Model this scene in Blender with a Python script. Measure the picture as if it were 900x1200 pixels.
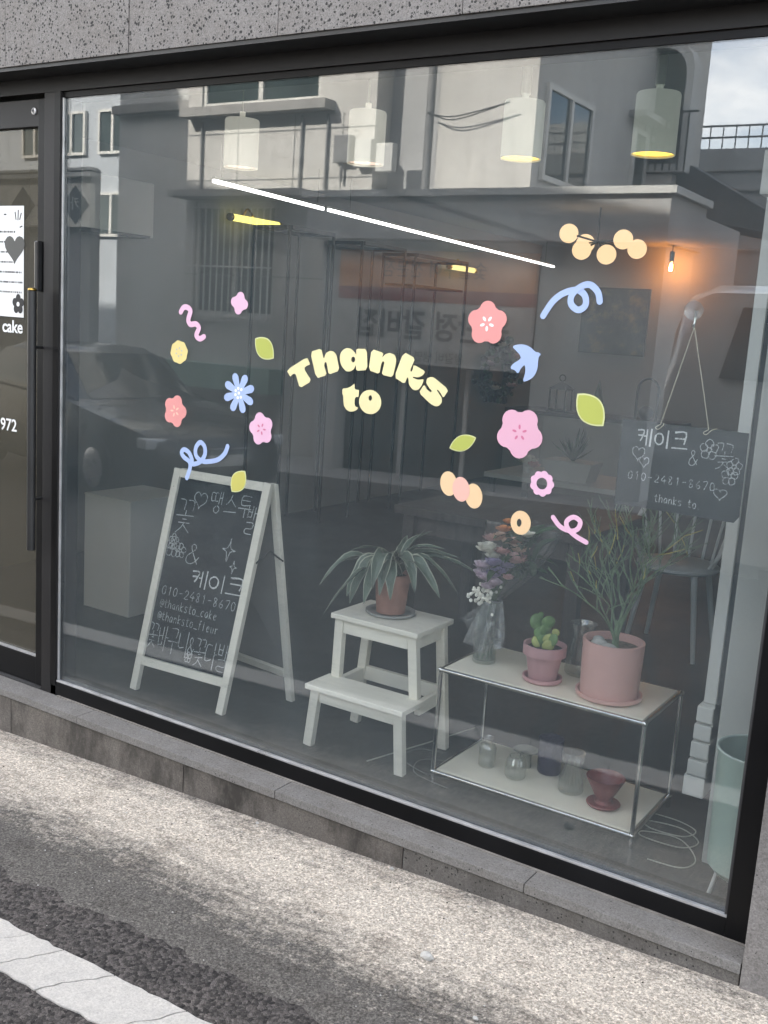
import bpy, bmesh, math, random
from mathutils import Vector, Matrix
from mathutils.geometry import tessellate_polygon

for o in list(bpy.data.objects):
    bpy.data.objects.remove(o, do_unlink=True)
SC = bpy.context.scene
COL = SC.collection
R = math.radians

# ------------------------------------------------------------------ camera
YAW, PITCH, ROLL = R(32.4307), R(-10.2424), R(3.7568)
fwd = Vector((-math.sin(YAW)*math.cos(PITCH), math.cos(YAW)*math.cos(PITCH), math.sin(PITCH)))
rgt = Vector((math.cos(YAW), math.sin(YAW), 0))
up = rgt.cross(fwd)
r2 = math.cos(ROLL)*rgt + math.sin(ROLL)*up
u2 = -math.sin(ROLL)*rgt + math.cos(ROLL)*up
cam = bpy.data.cameras.new('camera')
cam.sensor_fit = 'VERTICAL'; cam.sensor_height = 36.0; cam.lens = 36.0*1220/1200
cam.clip_start = 0.05; cam.clip_end = 500
camo = bpy.data.objects.new('camera', cam); COL.objects.link(camo)
mw = Matrix.Identity(4)
for i in range(3):
    mw[i][0] = r2[i]; mw[i][1] = u2[i]; mw[i][2] = -fwd[i]
mw[0][3], mw[1][3], mw[2][3] = 0, -2.65, 1.70
camo.matrix_world = mw
SC.camera = camo

# ------------------------------------------------------------------ light
SUN_TO = Vector((0.35, -0.75, -0.53)).normalized()      # direction the sunlight travels
sun_el = math.asin(-SUN_TO.z); sun_az = math.atan2(-SUN_TO.x, -SUN_TO.y)
world = bpy.data.worlds.new('World'); SC.world = world; world.use_nodes = True
wn = world.node_tree; wn.nodes.clear()
w_out = wn.nodes.new('ShaderNodeOutputWorld'); w_bg = wn.nodes.new('ShaderNodeBackground')
w_sky = wn.nodes.new('ShaderNodeTexSky'); w_sky.sky_type = 'NISHITA'; w_sky.sun_disc = False
w_sky.sun_elevation = sun_el; w_sky.sun_rotation = sun_az; w_sky.air_density = 1.0; w_sky.dust_density = 1.5
w_tc = wn.nodes.new('ShaderNodeTexCoord')
w_map = wn.nodes.new('ShaderNodeMapping'); w_map.inputs['Scale'].default_value = (1, 1, 2.2)
w_no = wn.nodes.new('ShaderNodeTexNoise'); w_no.inputs['Scale'].default_value = 2.6; w_no.inputs['Detail'].default_value = 9; w_no.inputs['Roughness'].default_value = 0.58
w_rp = wn.nodes.new('ShaderNodeValToRGB'); w_rp.color_ramp.elements[0].position = 0.43; w_rp.color_ramp.elements[1].position = 0.68
w_mx = wn.nodes.new('ShaderNodeMixRGB'); w_mx.inputs[2].default_value = (13.4, 12.65, 11.9, 1)
wn.links.new(w_tc.outputs['Generated'], w_map.inputs[0]); wn.links.new(w_map.outputs[0], w_no.inputs['Vector'])
wn.links.new(w_no.outputs['Fac'], w_rp.inputs[0]); wn.links.new(w_rp.outputs[0], w_mx.inputs[0])
wn.links.new(w_sky.outputs[0], w_mx.inputs[1]); wn.links.new(w_mx.outputs[0], w_bg.inputs['Color'])
w_bg.inputs['Strength'].default_value = 0.15
wn.links.new(w_bg.outputs[0], w_out.inputs[0])
sl = bpy.data.lights.new('sun', 'SUN'); sl.energy = 5.0; sl.angle = R(0.6); sl.color = (1, 0.945, 0.86)
slo = bpy.data.objects.new('sun', sl); COL.objects.link(slo)
slo.rotation_euler = SUN_TO.to_track_quat('-Z', 'Y').to_euler(); slo.location = (-6, 12, 18)

SC.view_settings.view_transform = 'Standard'; SC.view_settings.look = 'None'
SC.view_settings.exposure = 2.15; SC.view_settings.gamma = 1.0; SC.view_settings.use_curve_mapping = False
SC.render.engine = 'CYCLES'
SC.cycles.max_bounces = 8; SC.cycles.transparent_max_bounces = 24; SC.cycles.glossy_bounces = 4
SC.cycles.transmission_bounces = 6; SC.cycles.diffuse_bounces = 4
SC.cycles.sample_clamp_indirect = 6.0; SC.cycles.caustics_reflective = False; SC.cycles.caustics_refractive = False
SC.cycles.use_denoising = True

# ------------------------------------------------------------------ materials
MATS = {}
def newmat(name):
    m = bpy.data.materials.new(name); m.use_nodes = True
    nt = m.node_tree; nt.nodes.clear()
    out = nt.nodes.new('ShaderNodeOutputMaterial')
    return m, nt, out
def N(nt, t, **kw):
    n = nt.nodes.new('ShaderNode' + t)
    for k, v in kw.items():
        if k in n.inputs: n.inputs[k].default_value = v
        else: setattr(n, k, v)
    return n
def noise(nt, scale, detail=4, rough=0.55, coord='Object', vec=None, stretch=None):
    n = N(nt, 'TexNoise', Scale=scale, Detail=detail, Roughness=rough)
    if vec is None:
        tc = N(nt, 'TexCoord'); vec = tc.outputs[coord]
    if stretch:
        mp = N(nt, 'Mapping'); mp.inputs['Scale'].default_value = stretch
        nt.links.new(vec, mp.inputs[0]); vec = mp.outputs[0]
    nt.links.new(vec, n.inputs['Vector'])
    return n
def ramp(nt, src, a, b, ca=(0, 0, 0, 1), cb=(1, 1, 1, 1), mid=None):
    r = N(nt, 'ValToRGB'); e = r.color_ramp.elements
    e[0].position = a; e[0].color = ca; e[1].position = b; e[1].color = cb
    nt.links.new(src, r.inputs[0]); return r
def mixc(nt, fac, a, b, mode='MIX'):
    m = N(nt, 'MixRGB', blend_type=mode)
    for i, v in ((0, fac), (1, a), (2, b)):
        if hasattr(v, 'is_linked') or hasattr(v, 'links'): nt.links.new(v, m.inputs[i])
        elif i == 0: m.inputs[0].default_value = v
        else: m.inputs[i].default_value = (*v, 1) if len(v) == 3 else v
    return m.outputs[0]
def math_(nt, op, a, b=None, clamp=False):
    m = N(nt, 'Math', operation=op, use_clamp=clamp)
    for i, v in ((0, a), (1, b)):
        if v is None: continue
        if hasattr(v, 'links'): nt.links.new(v, m.inputs[i])
        else: m.inputs[i].default_value = v
    return m.outputs[0]
def plain(name, col, rough=0.6, metal=0.0, var=0.12, vscale=6.0, bump=0.0, bscale=60.0, spec=0.5, coat=0.0, stretch=None):
    """principled surface with slight colour and gloss unevenness"""
    if name in MATS: return MATS[name]
    m, nt, out = newmat(name)
    b = N(nt, 'BsdfPrincipled', Roughness=rough, Metallic=metal)
    b.inputs['Specular IOR Level'].default_value = spec; b.inputs['Coat Weight'].default_value = coat
    n = noise(nt, vscale, 5, stretch=stretch)
    dark = tuple(c*(1-var*1.4) for c in col); lite = tuple(min(1, c*(1+var)) for c in col)
    r = ramp(nt, n.outputs['Fac'], 0.3, 0.7, (*dark, 1), (*lite, 1))
    nt.links.new(r.outputs[0], b.inputs['Base Color'])
    rr = ramp(nt, n.outputs['Fac'], 0.3, 0.75, (max(0, rough-.08),)*3+(1,), (min(1, rough+.08),)*3+(1,))
    nt.links.new(rr.outputs[0], b.inputs['Roughness'])
    if bump:
        n2 = noise(nt, bscale, 5, 0.6, stretch=stretch)
        bp = N(nt, 'Bump', Strength=bump, Distance=0.01); nt.links.new(n2.outputs['Fac'], bp.inputs['Height'])
        nt.links.new(bp.outputs[0], b.inputs['Normal'])
    nt.links.new(b.outputs[0], out.inputs[0]); MATS[name] = m; return m
def emit(name, col, strength):
    if name in MATS: return MATS[name]
    m, nt, out = newmat(name)
    e = N(nt, 'Emission', Strength=strength); e.inputs['Color'].default_value = (*col, 1)
    nt.links.new(e.outputs[0], out.inputs[0]); MATS[name] = m; return m
def clear(name, r0=0.045, tint=(1, 1, 1), rough=0.0, wav=0.0, wscale=1.5, body=0.0, bodycol=(.8, .8, .8), dust=False):
    """thin clear sheet: passes light straight through, mirrors by Schlick's law, optional faint body colour"""
    if name in MATS: return MATS[name]
    m, nt, out = newmat(name)
    geo = N(nt, 'NewGeometry')
    vm = N(nt, 'VectorMath', operation='DOT_PRODUCT')
    nt.links.new(geo.outputs['Incoming'], vm.inputs[0]); nt.links.new(geo.outputs['Normal'], vm.inputs[1])
    c = math_(nt, 'ABSOLUTE', vm.outputs['Value'])
    k = math_(nt, 'POWER', math_(nt, 'SUBTRACT', 1.0, c, True), 5.0)
    f = math_(nt, 'ADD', math_(nt, 'MULTIPLY', k, 1-r0), r0, True)
    tr = N(nt, 'BsdfTransparent'); tr.inputs[0].default_value = (*tint, 1)
    gl = N(nt, 'BsdfGlossy', Roughness=rough)
    if wav:
        nn = noise(nt, wscale, 2)
        bp = N(nt, 'Bump', Strength=wav, Distance=0.02); nt.links.new(nn.outputs['Fac'], bp.inputs['Height'])
        nt.links.new(bp.outputs[0], gl.inputs['Normal'])
    src = tr.outputs[0]
    if body:
        df = N(nt, 'BsdfDiffuse'); df.inputs[0].default_value = (*bodycol, 1)
        mb = N(nt, 'MixShader'); mb.inputs[0].default_value = body
        if dust:      # uneven film: wiped arcs, drips, fine dust, plus the milky veil painted in
            d1 = noise(nt, 1.3, 4, .6); d2 = noise(nt, 9, 5, .65, stretch=(1, 1, .22)); d3 = noise(nt, 120, 3, .7)
            k1 = ramp(nt, d1.outputs['Fac'], .3, .7, (.75,)*3+(1,), (1.2,)*3+(1,)).outputs[0]
            k2 = ramp(nt, d2.outputs['Fac'], .35, .75, (.86,)*3+(1,), (1.22,)*3+(1,)).outputs[0]
            k3 = ramp(nt, d3.outputs['Fac'], .66, .74, (1,)*3+(1,), (1.7,)*3+(1,)).outputs[0]
            nt.links.new(math_(nt, 'MULTIPLY', math_(nt, 'MULTIPLY', math_(nt, 'MULTIPLY', k1, k2), k3), body), mb.inputs[0])
        nt.links.new(tr.outputs[0], mb.inputs[1]); nt.links.new(df.outputs[0], mb.inputs[2]); src = mb.outputs[0]
    mx = N(nt, 'MixShader')
    nt.links.new(f, mx.inputs[0]); nt.links.new(src, mx.inputs[1]); nt.links.new(gl.outputs[0], mx.inputs[2])
    nt.links.new(mx.outputs[0], out.inputs[0]); MATS[name] = m; return m

def cells(nt, vec, scale):
    """hard-edged grains: one random value per grain"""
    vo = N(nt, 'TexVoronoi', Scale=scale); nt.links.new(vec, vo.inputs['Vector'])
    sp = N(nt, 'SeparateColor'); nt.links.new(vo.outputs['Color'], sp.inputs[0]); return sp.outputs[0], sp.outputs[1], vo.outputs['Distance']
def gain(nt, src, lo, hi): return ramp(nt, src, 0, 1, (lo,)*3+(1,), (hi,)*3+(1,)).outputs[0]

def basalt(name, base, pit=0.5, stain=0.0, seed=0.0):
    m, nt, out = newmat(name)
    b = N(nt, 'BsdfPrincipled', Roughness=0.85)
    tc = N(nt, 'TexCoord'); mp = N(nt, 'Mapping'); mp.inputs['Location'].default_value = (seed, seed*1.7, seed*.3)
    oi = N(nt, 'ObjectInfo'); vs = N(nt, 'VectorMath', operation='SCALE'); vs.inputs[0].default_value = (7, 13, 5)
    nt.links.new(oi.outputs['Random'], vs.inputs['Scale']); va = N(nt, 'VectorMath', operation='ADD')
    nt.links.new(tc.outputs['Object'], va.inputs[0]); nt.links.new(vs.outputs[0], va.inputs[1])
    nt.links.new(va.outputs[0], mp.inputs[0]); v = mp.outputs[0]
    fine = noise(nt, 190, 3, 0.8, vec=v); mid = noise(nt, 9, 5, 0.6, vec=v)
    c = ramp(nt, fine.outputs['Fac'], 0.3, 0.72, (*[x*.72 for x in base], 1), (*[x*1.2 for x in base], 1)).outputs[0]
    c = mixc(nt, ramp(nt, mid.outputs['Fac'], 0.35, 0.7).outputs[0], c, mixc(nt, 1.0, c, (.86, .84, .82), 'MULTIPLY'))
    gA, gB, _ = cells(nt, v, 240.0)
    c = mixc(nt, 1.0, c, gain(nt, gA, .82, 1.18), 'MULTIPLY')
    vo = N(nt, 'TexVoronoi', Scale=78.0, Randomness=1.0); nt.links.new(v, vo.inputs['Vector'])
    where = noise(nt, 38, 3, 0.7, vec=v)
    thr = math_(nt, 'MINIMUM', math_(nt, 'MULTIPLY', math_(nt, 'SUBTRACT', where.outputs['Fac'], 0.36, True), 1.5*pit), .262*min(1.3, .55+pit*.5))
    hole = math_(nt, 'LESS_THAN', vo.outputs['Distance'], thr)
    vo2 = N(nt, 'TexVoronoi', Scale=210.0); nt.links.new(v, vo2.inputs['Vector'])
    hole2 = math_(nt, 'LESS_THAN', vo2.outputs['Distance'], math_(nt, 'MULTIPLY', thr, 0.7))
    h = math_(nt, 'MAXIMUM', hole, hole2)
    c = mixc(nt, math_(nt, 'MULTIPLY', h, 0.93), c, (.018, .017, .016))
    if stain:
        st = noise(nt, 3.2, 6, 0.72, vec=v, stretch=(1.6, 1, .7))
        c = mixc(nt, math_(nt, 'MULTIPLY', ramp(nt, st.outputs['Fac'], 0.44, 0.60).outputs[0], stain), c, (.034, .030, .025))
    nt.links.new(c, b.inputs['Base Color'])
    bp = N(nt, 'Bump', Strength=0.5, Distance=0.004)
    hh = math_(nt, 'SUBTRACT', math_(nt, 'MULTIPLY', fine.outputs['Fac'], 0.5), h)
    nt.links.new(hh, bp.inputs['Height']); nt.links.new(bp.outputs[0], b.inputs['Normal'])
    nt.links.new(b.outputs[0], out.inputs[0]); MATS[name] = m; return m

def asphalt(name):
    m, nt, out = newmat(name)
    b = N(nt, 'BsdfPrincipled', Roughness=0.9)
    tc = N(nt, 'TexCoord'); v = tc.outputs['Object']
    vo = N(nt, 'TexVoronoi', Scale=95.0); nt.links.new(v, vo.inputs['Vector'])
    vo2 = N(nt, 'TexVoronoi', Scale=290.0); nt.links.new(v, vo2.inputs['Vector'])
    fine = noise(nt, 170, 3, .8, vec=v); big = noise(nt, 1.7, 5, .6, vec=v)
    sep = N(nt, 'SeparateColor'); nt.links.new(vo.outputs['Color'], sep.inputs[0])
    c = ramp(nt, sep.outputs[0], 0.0, 1.0, (.012, .0105, .0095, 1), (.098, .087, .080, 1)).outputs[0]
    c = mixc(nt, ramp(nt, fine.outputs['Fac'], .62, .75).outputs[0], c, (.16, .15, .145))
    c = mixc(nt, ramp(nt, big.outputs['Fac'], .4, .75).outputs[0], c, mixc(nt, 1.0, c, (1.5, 1.48, 1.45), 'MULTIPLY'))
    nt.links.new(c, b.inputs['Base Color'])
    g2, _, _ = cells(nt, v, 230.0)
    c2 = mixc(nt, 1.0, c, gain(nt, g2, .6, 1.4), 'MULTIPLY'); nt.links.new(c2, b.inputs['Base Color'])
    h = math_(nt, 'ADD', math_(nt, 'MULTIPLY', vo.outputs['Distance'], -1.0), math_(nt, 'MULTIPLY', vo2.outputs['Distance'], -.4))
    bp = N(nt, 'Bump', Strength=0.9, Distance=0.006); nt.links.new(h, bp.inputs['Height'])
    nt.links.new(bp.outputs[0], b.inputs['Normal']); nt.links.new(b.outputs[0], out.inputs[0]); MATS[name] = m; return m

def apron_concrete(name):
    """worn concrete strip: pale scoured film along the wall, grey aggregate towards the road"""
    m, nt, out = newmat(name)
    b = N(nt, 'BsdfPrincipled', Roughness=0.92)
    tc = N(nt, 'TexCoord'); v = tc.outputs['Object']
    sx = N(nt, 'SeparateXYZ'); nt.links.new(v, sx.inputs[0]); X, Yc = sx.outputs[0], sx.outputs[1]
    big = noise(nt, 2.2, 5, .6, vec=v); med = noise(nt, 13, 6, .68, vec=v); fin = noise(nt, 55, 6, .8, vec=v); gr = noise(nt, 150, 4, .85, vec=v)
    streak = noise(nt, 5, 5, .65, vec=v, stretch=(1.0, 5.0, 1))
    # centre of the pale film, metres from the wall
    cen = math_(nt, 'ADD', math_(nt, 'MULTIPLY', X, -0.015), -0.33)
    d = math_(nt, 'ABSOLUTE', math_(nt, 'SUBTRACT', Yc, cen))
    d = math_(nt, 'ADD', d, math_(nt, 'MULTIPLY', math_(nt, 'SUBTRACT', big.outputs['Fac'], .5), .12))
    d = math_(nt, 'ADD', d, math_(nt, 'MULTIPLY', math_(nt, 'SUBTRACT', med.outputs['Fac'], .5), .20))
    d = math_(nt, 'ADD', d, math_(nt, 'MULTIPLY', math_(nt, 'SUBTRACT', fin.outputs['Fac'], .5), .62))
    d = math_(nt, 'ADD', d, math_(nt, 'MULTIPLY', math_(nt, 'SUBTRACT', streak.outputs['Fac'], .5), .42))
    d = math_(nt, 'SUBTRACT', d, math_(nt, 'MULTIPLY', math_(nt, 'ADD', X, 2.2, True), .045))
    film = ramp(nt, d, 0.06, 0.31, (1, 1, 1, 1), (0, 0, 0, 1)).outputs[0]
    grey = ramp(nt, gr.outputs['Fac'], .38, .66, (.095, .088, .079, 1), (.44, .415, .38, 1)).outputs[0]
    brown = ramp(nt, gr.outputs['Fac'], .38, .66, (.065, .055, .045, 1), (.42, .365, .31, 1)).outputs[0]
    pale = ramp(nt, gr.outputs['Fac'], .34, .64, (.30, .26, .21, 1), (.80, .72, .61, 1)).outputs[0]
    near = ramp(nt, math_(nt, 'ADD', Yc, math_(nt, 'MULTIPLY', math_(nt, 'SUBTRACT', med.outputs['Fac'], .5), .2)), -0.36, -0.24).outputs[0]
    c = mixc(nt, near, grey, brown)
    far = ramp(nt, math_(nt, 'ADD', Yc, math_(nt, 'MULTIPLY', math_(nt, 'SUBTRACT', med.outputs['Fac'], .5), .25)), -0.93, -0.74, (1, 1, 1, 1), (0, 0, 0, 1)).outputs[0]
    c = mixc(nt, math_(nt, 'MULTIPLY', far, .85), c, mixc(nt, 1.0, c, (.36, .35, .335), 'MULTIPLY'))
    c = mixc(nt, math_(nt, 'MULTIPLY', film, .92), c, pale)
    mot = noise(nt, 11, 7, .8, vec=v, stretch=(.6, 1.2, 1))
    c = mixc(nt, math_(nt, 'MULTIPLY', ramp(nt, mot.outputs['Fac'], .48, .66).outputs[0], .55), c, mixc(nt, 1.0, c, (.48, .45, .42), 'MULTIPLY'))
    sp = noise(nt, 95, 3, .6, vec=v)
    c = mixc(nt, ramp(nt, sp.outputs['Fac'], .66, .72).outputs[0], c, (.05, .045, .04))
    rust = noise(nt, 1.1, 3, .5, vec=v)
    c = mixc(nt, math_(nt, 'MULTIPLY', ramp(nt, rust.outputs['Fac'], .62, .75).outputs[0], .35), c, (.36, .26, .15))
    gA, gB, gD = cells(nt, v, 150.0)
    c = mixc(nt, 1.0, c, gain(nt, gA, .70, 1.30), 'MULTIPLY')
    g2, _, _ = cells(nt, v, 260.0)
    c = mixc(nt, 1.0, c, gain(nt, g2, .80, 1.20), 'MULTIPLY')
    nt.links.new(c, b.inputs['Base Color'])
    h = math_(nt, 'ADD', math_(nt, 'MULTIPLY', gr.outputs['Fac'], .6), math_(nt, 'MULTIPLY', fin.outputs['Fac'], .7))
    bp = N(nt, 'Bump', Strength=0.75, Distance=0.007); nt.links.new(h, bp.inputs['Height'])
    nt.links.new(bp.outputs[0], b.inputs['Normal']); nt.links.new(b.outputs[0], out.inputs[0]); MATS[name] = m; return m

def road_paint(name):
    m, nt, out = newmat(name)
    b = N(nt, 'BsdfPrincipled', Roughness=0.8)
    f = noise(nt, 150, 4, .85); g = noise(nt, 22, 5, .65); s = noise(nt, 70, 4, .7)
    c = ramp(nt, f.outputs['Fac'], .3, .65, (.38, .36, .325, 1), (.62, .59, .54, 1)).outputs[0]
    c = mixc(nt, math_(nt, 'MULTIPLY', ramp(nt, g.outputs['Fac'], .45, .75).outputs[0], .4), c, (.30, .29, .275))
    c = mixc(nt, ramp(nt, s.outputs['Fac'], .68, .74).outputs[0], c, (.10, .095, .09))
    nt.links.new(c, b.inputs['Base Color'])
    bp = N(nt, 'Bump', Strength=0.6, Distance=0.004); nt.links.new(f.outputs['Fac'], bp.inputs['Height'])
    nt.links.new(bp.outputs[0], b.inputs['Normal']); nt.links.new(b.outputs[0], out.inputs[0]); MATS[name] = m; return m

def render_wall(name, col, streaks=0.35):
    m, nt, out = newmat(name)
    b = N(nt, 'BsdfPrincipled', Roughness=0.9)
    g = noise(nt, 1.2, 6, .62); s = noise(nt, 2.2, 5, .6, stretch=(2.4, 2.4, .16)); f = noise(nt, 60, 3)
    c = ramp(nt, g.outputs['Fac'], .3, .7, (*[x*.86 for x in col], 1), (*[min(1, x*1.08) for x in col], 1)).outputs[0]
    c = mixc(nt, math_(nt, 'MULTIPLY', ramp(nt, s.outputs['Fac'], .5, .72).outputs[0], streaks), c, tuple(x*.55 for x in col))
    nt.links.new(c, b.inputs['Base Color'])
    bp = N(nt, 'Bump', Strength=0.25, Distance=0.004); nt.links.new(f.outputs['Fac'], bp.inputs['Height'])
    nt.links.new(bp.outputs[0], b.inputs['Normal']); nt.links.new(b.outputs[0], out.inputs[0]); MATS[name] = m; return m

M_FRAME = plain('black_powder_coat', (.004, .004, .0045), .45, 0, .25, 3, .05, 300, spec=.25)
M_FASCIA = plain('charcoal_metal', (.019, .018, .018), .5, 0, .15, 2, .04, 200, spec=.3)
M_ALU = plain('brushed_bead', (.55, .55, .55), .35, .6, .15, 12)
M_GASKET = plain('grey_gasket', (.04, .04, .04), .6)
M_GLASS = clear('window_glass', 0.100, (.94, .955, .955), 0, .02, .8, .033, (.49, .62, .67), True)  # bluish body colour paints the skylit veil into the dust film
M_DOORGLASS = clear('door_glass', 0.06, (.66, .62, .54), 0, .012, 1.1, .17, (.26, .25, .205))
M_STONE = basalt('basalt_cladding', (.20, .187, .176), 1.5)
M_STONE2 = basalt('basalt_smooth', (.205, .19, .175), .28, .75, 3)
M_SILL = basalt('basalt_sill', (.195, .187, .175), .42, .12, 8)
M_ASPH = asphalt('asphalt'); M_APRON = apron_concrete('worn_concrete'); M_PAINT = road_paint('road_paint')
M_MORTAR = plain('dark_joint', (.045, .042, .04), .95)
M_WHITEWOOD = plain('white_painted_wood', (.72, .69, .60), .5, 0, .06, 9, .12, 40, stretch=(1, 1, 6))
M_PLASTER = plain('grey_plaster', (.30, .30, .295), .9, 0, .06, 1.5, .05, 30)
M_PLASTER2 = plain('warm_plaster', (.36, .35, .33), .9, 0, .06, 1.5, .05, 30)
M_CEIL = plain('ceiling_paint', (.34, .34, .335), .9, 0, .05, 1.5)
M_FLOOR = plain('dark_sealed_floor', (.030, .034, .034), .5, 0, .3, 3.5, .06, 25)
M_BLACKBOARD = plain('chalkboard', (.020, .023, .025), .8, 0, .6, 7, spec=.3)
def slate(name):
    m, nt, out = newmat(name); b = N(nt, 'BsdfPrincipled', Roughness=.8); b.inputs['Specular IOR Level'].default_value = .3
    n1 = noise(nt, 5, 5, .65, stretch=(1, 1, 2.4)); n2 = noise(nt, 34, 5, .7, stretch=(.35, 1, 1)); n3 = noise(nt, 2.2, 3)
    f = math_(nt, 'MULTIPLY', ramp(nt, n1.outputs['Fac'], .42, .72).outputs[0], ramp(nt, n2.outputs['Fac'], .3, .75).outputs[0])
    c = mixc(nt, math_(nt, 'MULTIPLY', f, .85), (.018, .021, .023), (.085, .09, .09)); c = mixc(nt, math_(nt, 'MULTIPLY', ramp(nt, n3.outputs['Fac'], .5, .7).outputs[0], .35), c, (.05, .053, .054))
    nt.links.new(c, b.inputs['Base Color']); nt.links.new(b.outputs[0], out.inputs[0]); MATS[name] = m; return m
M_BLACKBOARD = slate('wiped_chalkboard')
def worn_paint(name, col):
    """brushed white paint: grain ridges, grey scuffs, small chips"""
    m, nt, out = newmat(name); b = N(nt, 'BsdfPrincipled', Roughness=.5)
    g = noise(nt, 3.5, 6, .6, stretch=(2, 26, 26)); sc_ = noise(nt, 16, 6, .75, stretch=(.5, 1.3, 1)); ch = noise(nt, 60, 3, .6); lg = noise(nt, 3, 4)
    c = ramp(nt, g.outputs['Fac'], .35, .7, (*[x*.9 for x in col], 1), (*col, 1)).outputs[0]
    c = mixc(nt, math_(nt, 'MULTIPLY', ramp(nt, sc_.outputs['Fac'], .58, .74).outputs[0], .45), c, (.34, .32, .28))
    c = mixc(nt, math_(nt, 'MULTIPLY', ramp(nt, ch.outputs['Fac'], .71, .75).outputs[0], .8), c, (.24, .19, .14))
    c = mixc(nt, math_(nt, 'MULTIPLY', ramp(nt, lg.outputs['Fac'], .45, .75).outputs[0], .22), c, (.50, .47, .40))
    nt.links.new(c, b.inputs['Base Color']); bp = N(nt, 'Bump', Strength=.3, Distance=.002); nt.links.new(g.outputs['Fac'], bp.inputs['Height']); nt.links.new(bp.outputs[0], b.inputs['Normal'])
    nt.links.new(b.outputs[0], out.inputs[0]); MATS[name] = m; return m
M_WHITEWOOD = worn_paint('worn_white_paint', (.84, .80, .69))
M_CHALK = plain('chalk', (.24, .245, .24), .95, 0, .4, 120)
M_CHALKW = plain('bright_chalk', (.42, .42, .41), .95, 0, .35, 120)
def chalky(name, col, cover):
    m, nt, out = newmat(name); d = N(nt, 'BsdfDiffuse'); d.inputs[0].default_value = (*col, 1); t = N(nt, 'BsdfTransparent'); mx = N(nt, 'MixShader')
    n1 = noise(nt, 260, 3, .8); n2 = noise(nt, 24, 3, .6)
    f = math_(nt, 'ADD', n1.outputs['Fac'], math_(nt, 'MULTIPLY', math_(nt, 'SUBTRACT', n2.outputs['Fac'], .5), .5))
    r = ramp(nt, f, .62-cover*.35, .70-cover*.25, (.08,)*3+(1,), (1,)*3+(1,))
    nt.links.new(r.outputs[0], mx.inputs[0]); nt.links.new(t.outputs[0], mx.inputs[1]); nt.links.new(d.outputs[0], mx.inputs[2]); nt.links.new(mx.outputs[0], out.inputs[0]); MATS[name] = m; return m
M_CHALK = chalky('chalk_thin', (.46, .47, .46), .8); M_CHALKW = chalky('chalk_heavy', (.60, .60, .58), 1.0)
M_CHROME = plain('chrome_tube', (.62, .62, .60), .16, 1.0, .05)
M_SHELF = plain('ivory_board', (.82, .77, .64), .22, 0, .03, 3, spec=.6)
M_TERRA = plain('terracotta', (.34, .175, .13), .8, 0, .15, 14, .15, 60)
M_PINK = plain('pink_glaze', (.58, .35, .31), .45, 0, .05, 8, .03, 40)
M_PINK2 = plain('rose_pot', (.46, .26, .265), .6, 0, .07, 12, .05, 40)
M_RED = plain('red_dripper', (.20, .045, .043), .4, 0, .12, 12)
M_SOIL = plain('potting_soil', (.06, .05, .04), .95, 0, .5, 60, .8, 90)
M_STONEW = plain('pale_pebble', (.42, .41, .38), .8, 0, .2, 30)
M_GREEN = plain('leaf_green', (.045, .085, .04), .5, 0, .35, 14)
M_GREEN2 = plain('cactus_green', (.09, .17, .045), .55, 0, .3, 20)
M_YGREEN = plain('young_cactus', (.30, .33, .10), .55, 0, .25, 20)
M_PENCIL = plain('pencil_stem', (.13, .19, .10), .55, 0, .3, 20)
M_PENCILY = plain('yellow_stem', (.42, .36, .08), .55, 0, .3, 20)
M_LEAFC = plain('leaf_dark_stripe', (.085, .115, .082), .5, 0, .25, 14)
M_LEAFE = plain('leaf_cream_edge', (.36, .37, .28), .5, 0, .2, 14)
M_CLEARV = clear('clear_vase', .07, (.95, .965, .955), 0.02, .2, 30, .02, (.7, .75, .74))
M_RIB = clear('ribbed_glass', .10, (.95, .955, .94), 0.03, .0, 30, .035, (.75, .77, .72))
M_PURPLE = clear('purple_glass', .06, (.45, .42, .58), 0.05, 0, 30, .35, (.07, .06, .13))
M_FILM = clear('clear_wrap', .07, (.95, .96, .96), 0.15, .9, 25, .03, (.6, .62, .62))
M_MINT = plain('mint_enamel', (.42, .53, .46), .4, 0, .04, 4)
M_WHITE = plain('white_enamel', (.62, .62, .58), .45, 0, .05, 3)
M_OFFW = plain('offwhite_panel', (.50, .50, .46), .55, 0, .05, 3)
M_PENDW = plain('pendant_enamel', (.60, .62, .54), .4, 0, .04, 5)
def glow_shade(name, col, e):
    """lamp shade brightened by emission put into its surface"""
    m, nt, out = newmat(name); b = N(nt, 'BsdfPrincipled', Roughness=.6); b.inputs['Base Color'].default_value = (*col, 1)
    n = noise(nt, 5, 3); r = ramp(nt, n.outputs['Fac'], .3, .7, (*[c*.9 for c in col], 1), (*col, 1))
    nt.links.new(r.outputs[0], b.inputs['Emission Color']); b.inputs['Emission Strength'].default_value = e
    nt.links.new(b.outputs[0], out.inputs[0]); return m
M_SHADEA = glow_shade('cream_shade', (.80, .76, .64), .11); M_SHADEB = glow_shade('sage_shade', (.56, .60, .51), .07)  # added emission lifts the shades; no light passes through them
M_BRASS = plain('brass', (.55, .38, .10), .3, 1.0, .1)
M_BLACKM = plain('black_metal', (.018, .018, .018), .45, 0, .15)
M_WOODD = plain('dark_table_wood', (.075, .062, .055), .5, 0, .25, 4, .1, 30, stretch=(8, 1, 1))
M_PAPER = plain('white_paper', (.74, .74, .72), .8, 0, .03, 3)
M_INK = plain('black_ink', (.02, .02, .02), .6, 0, .2, 20)
M_VINYLW = plain('white_vinyl', (.78, .78, .76), .5, 0, .02)
M_STRING = plain('cotton_string', (.52, .48, .36), .9, 0, .2, 80)

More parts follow.
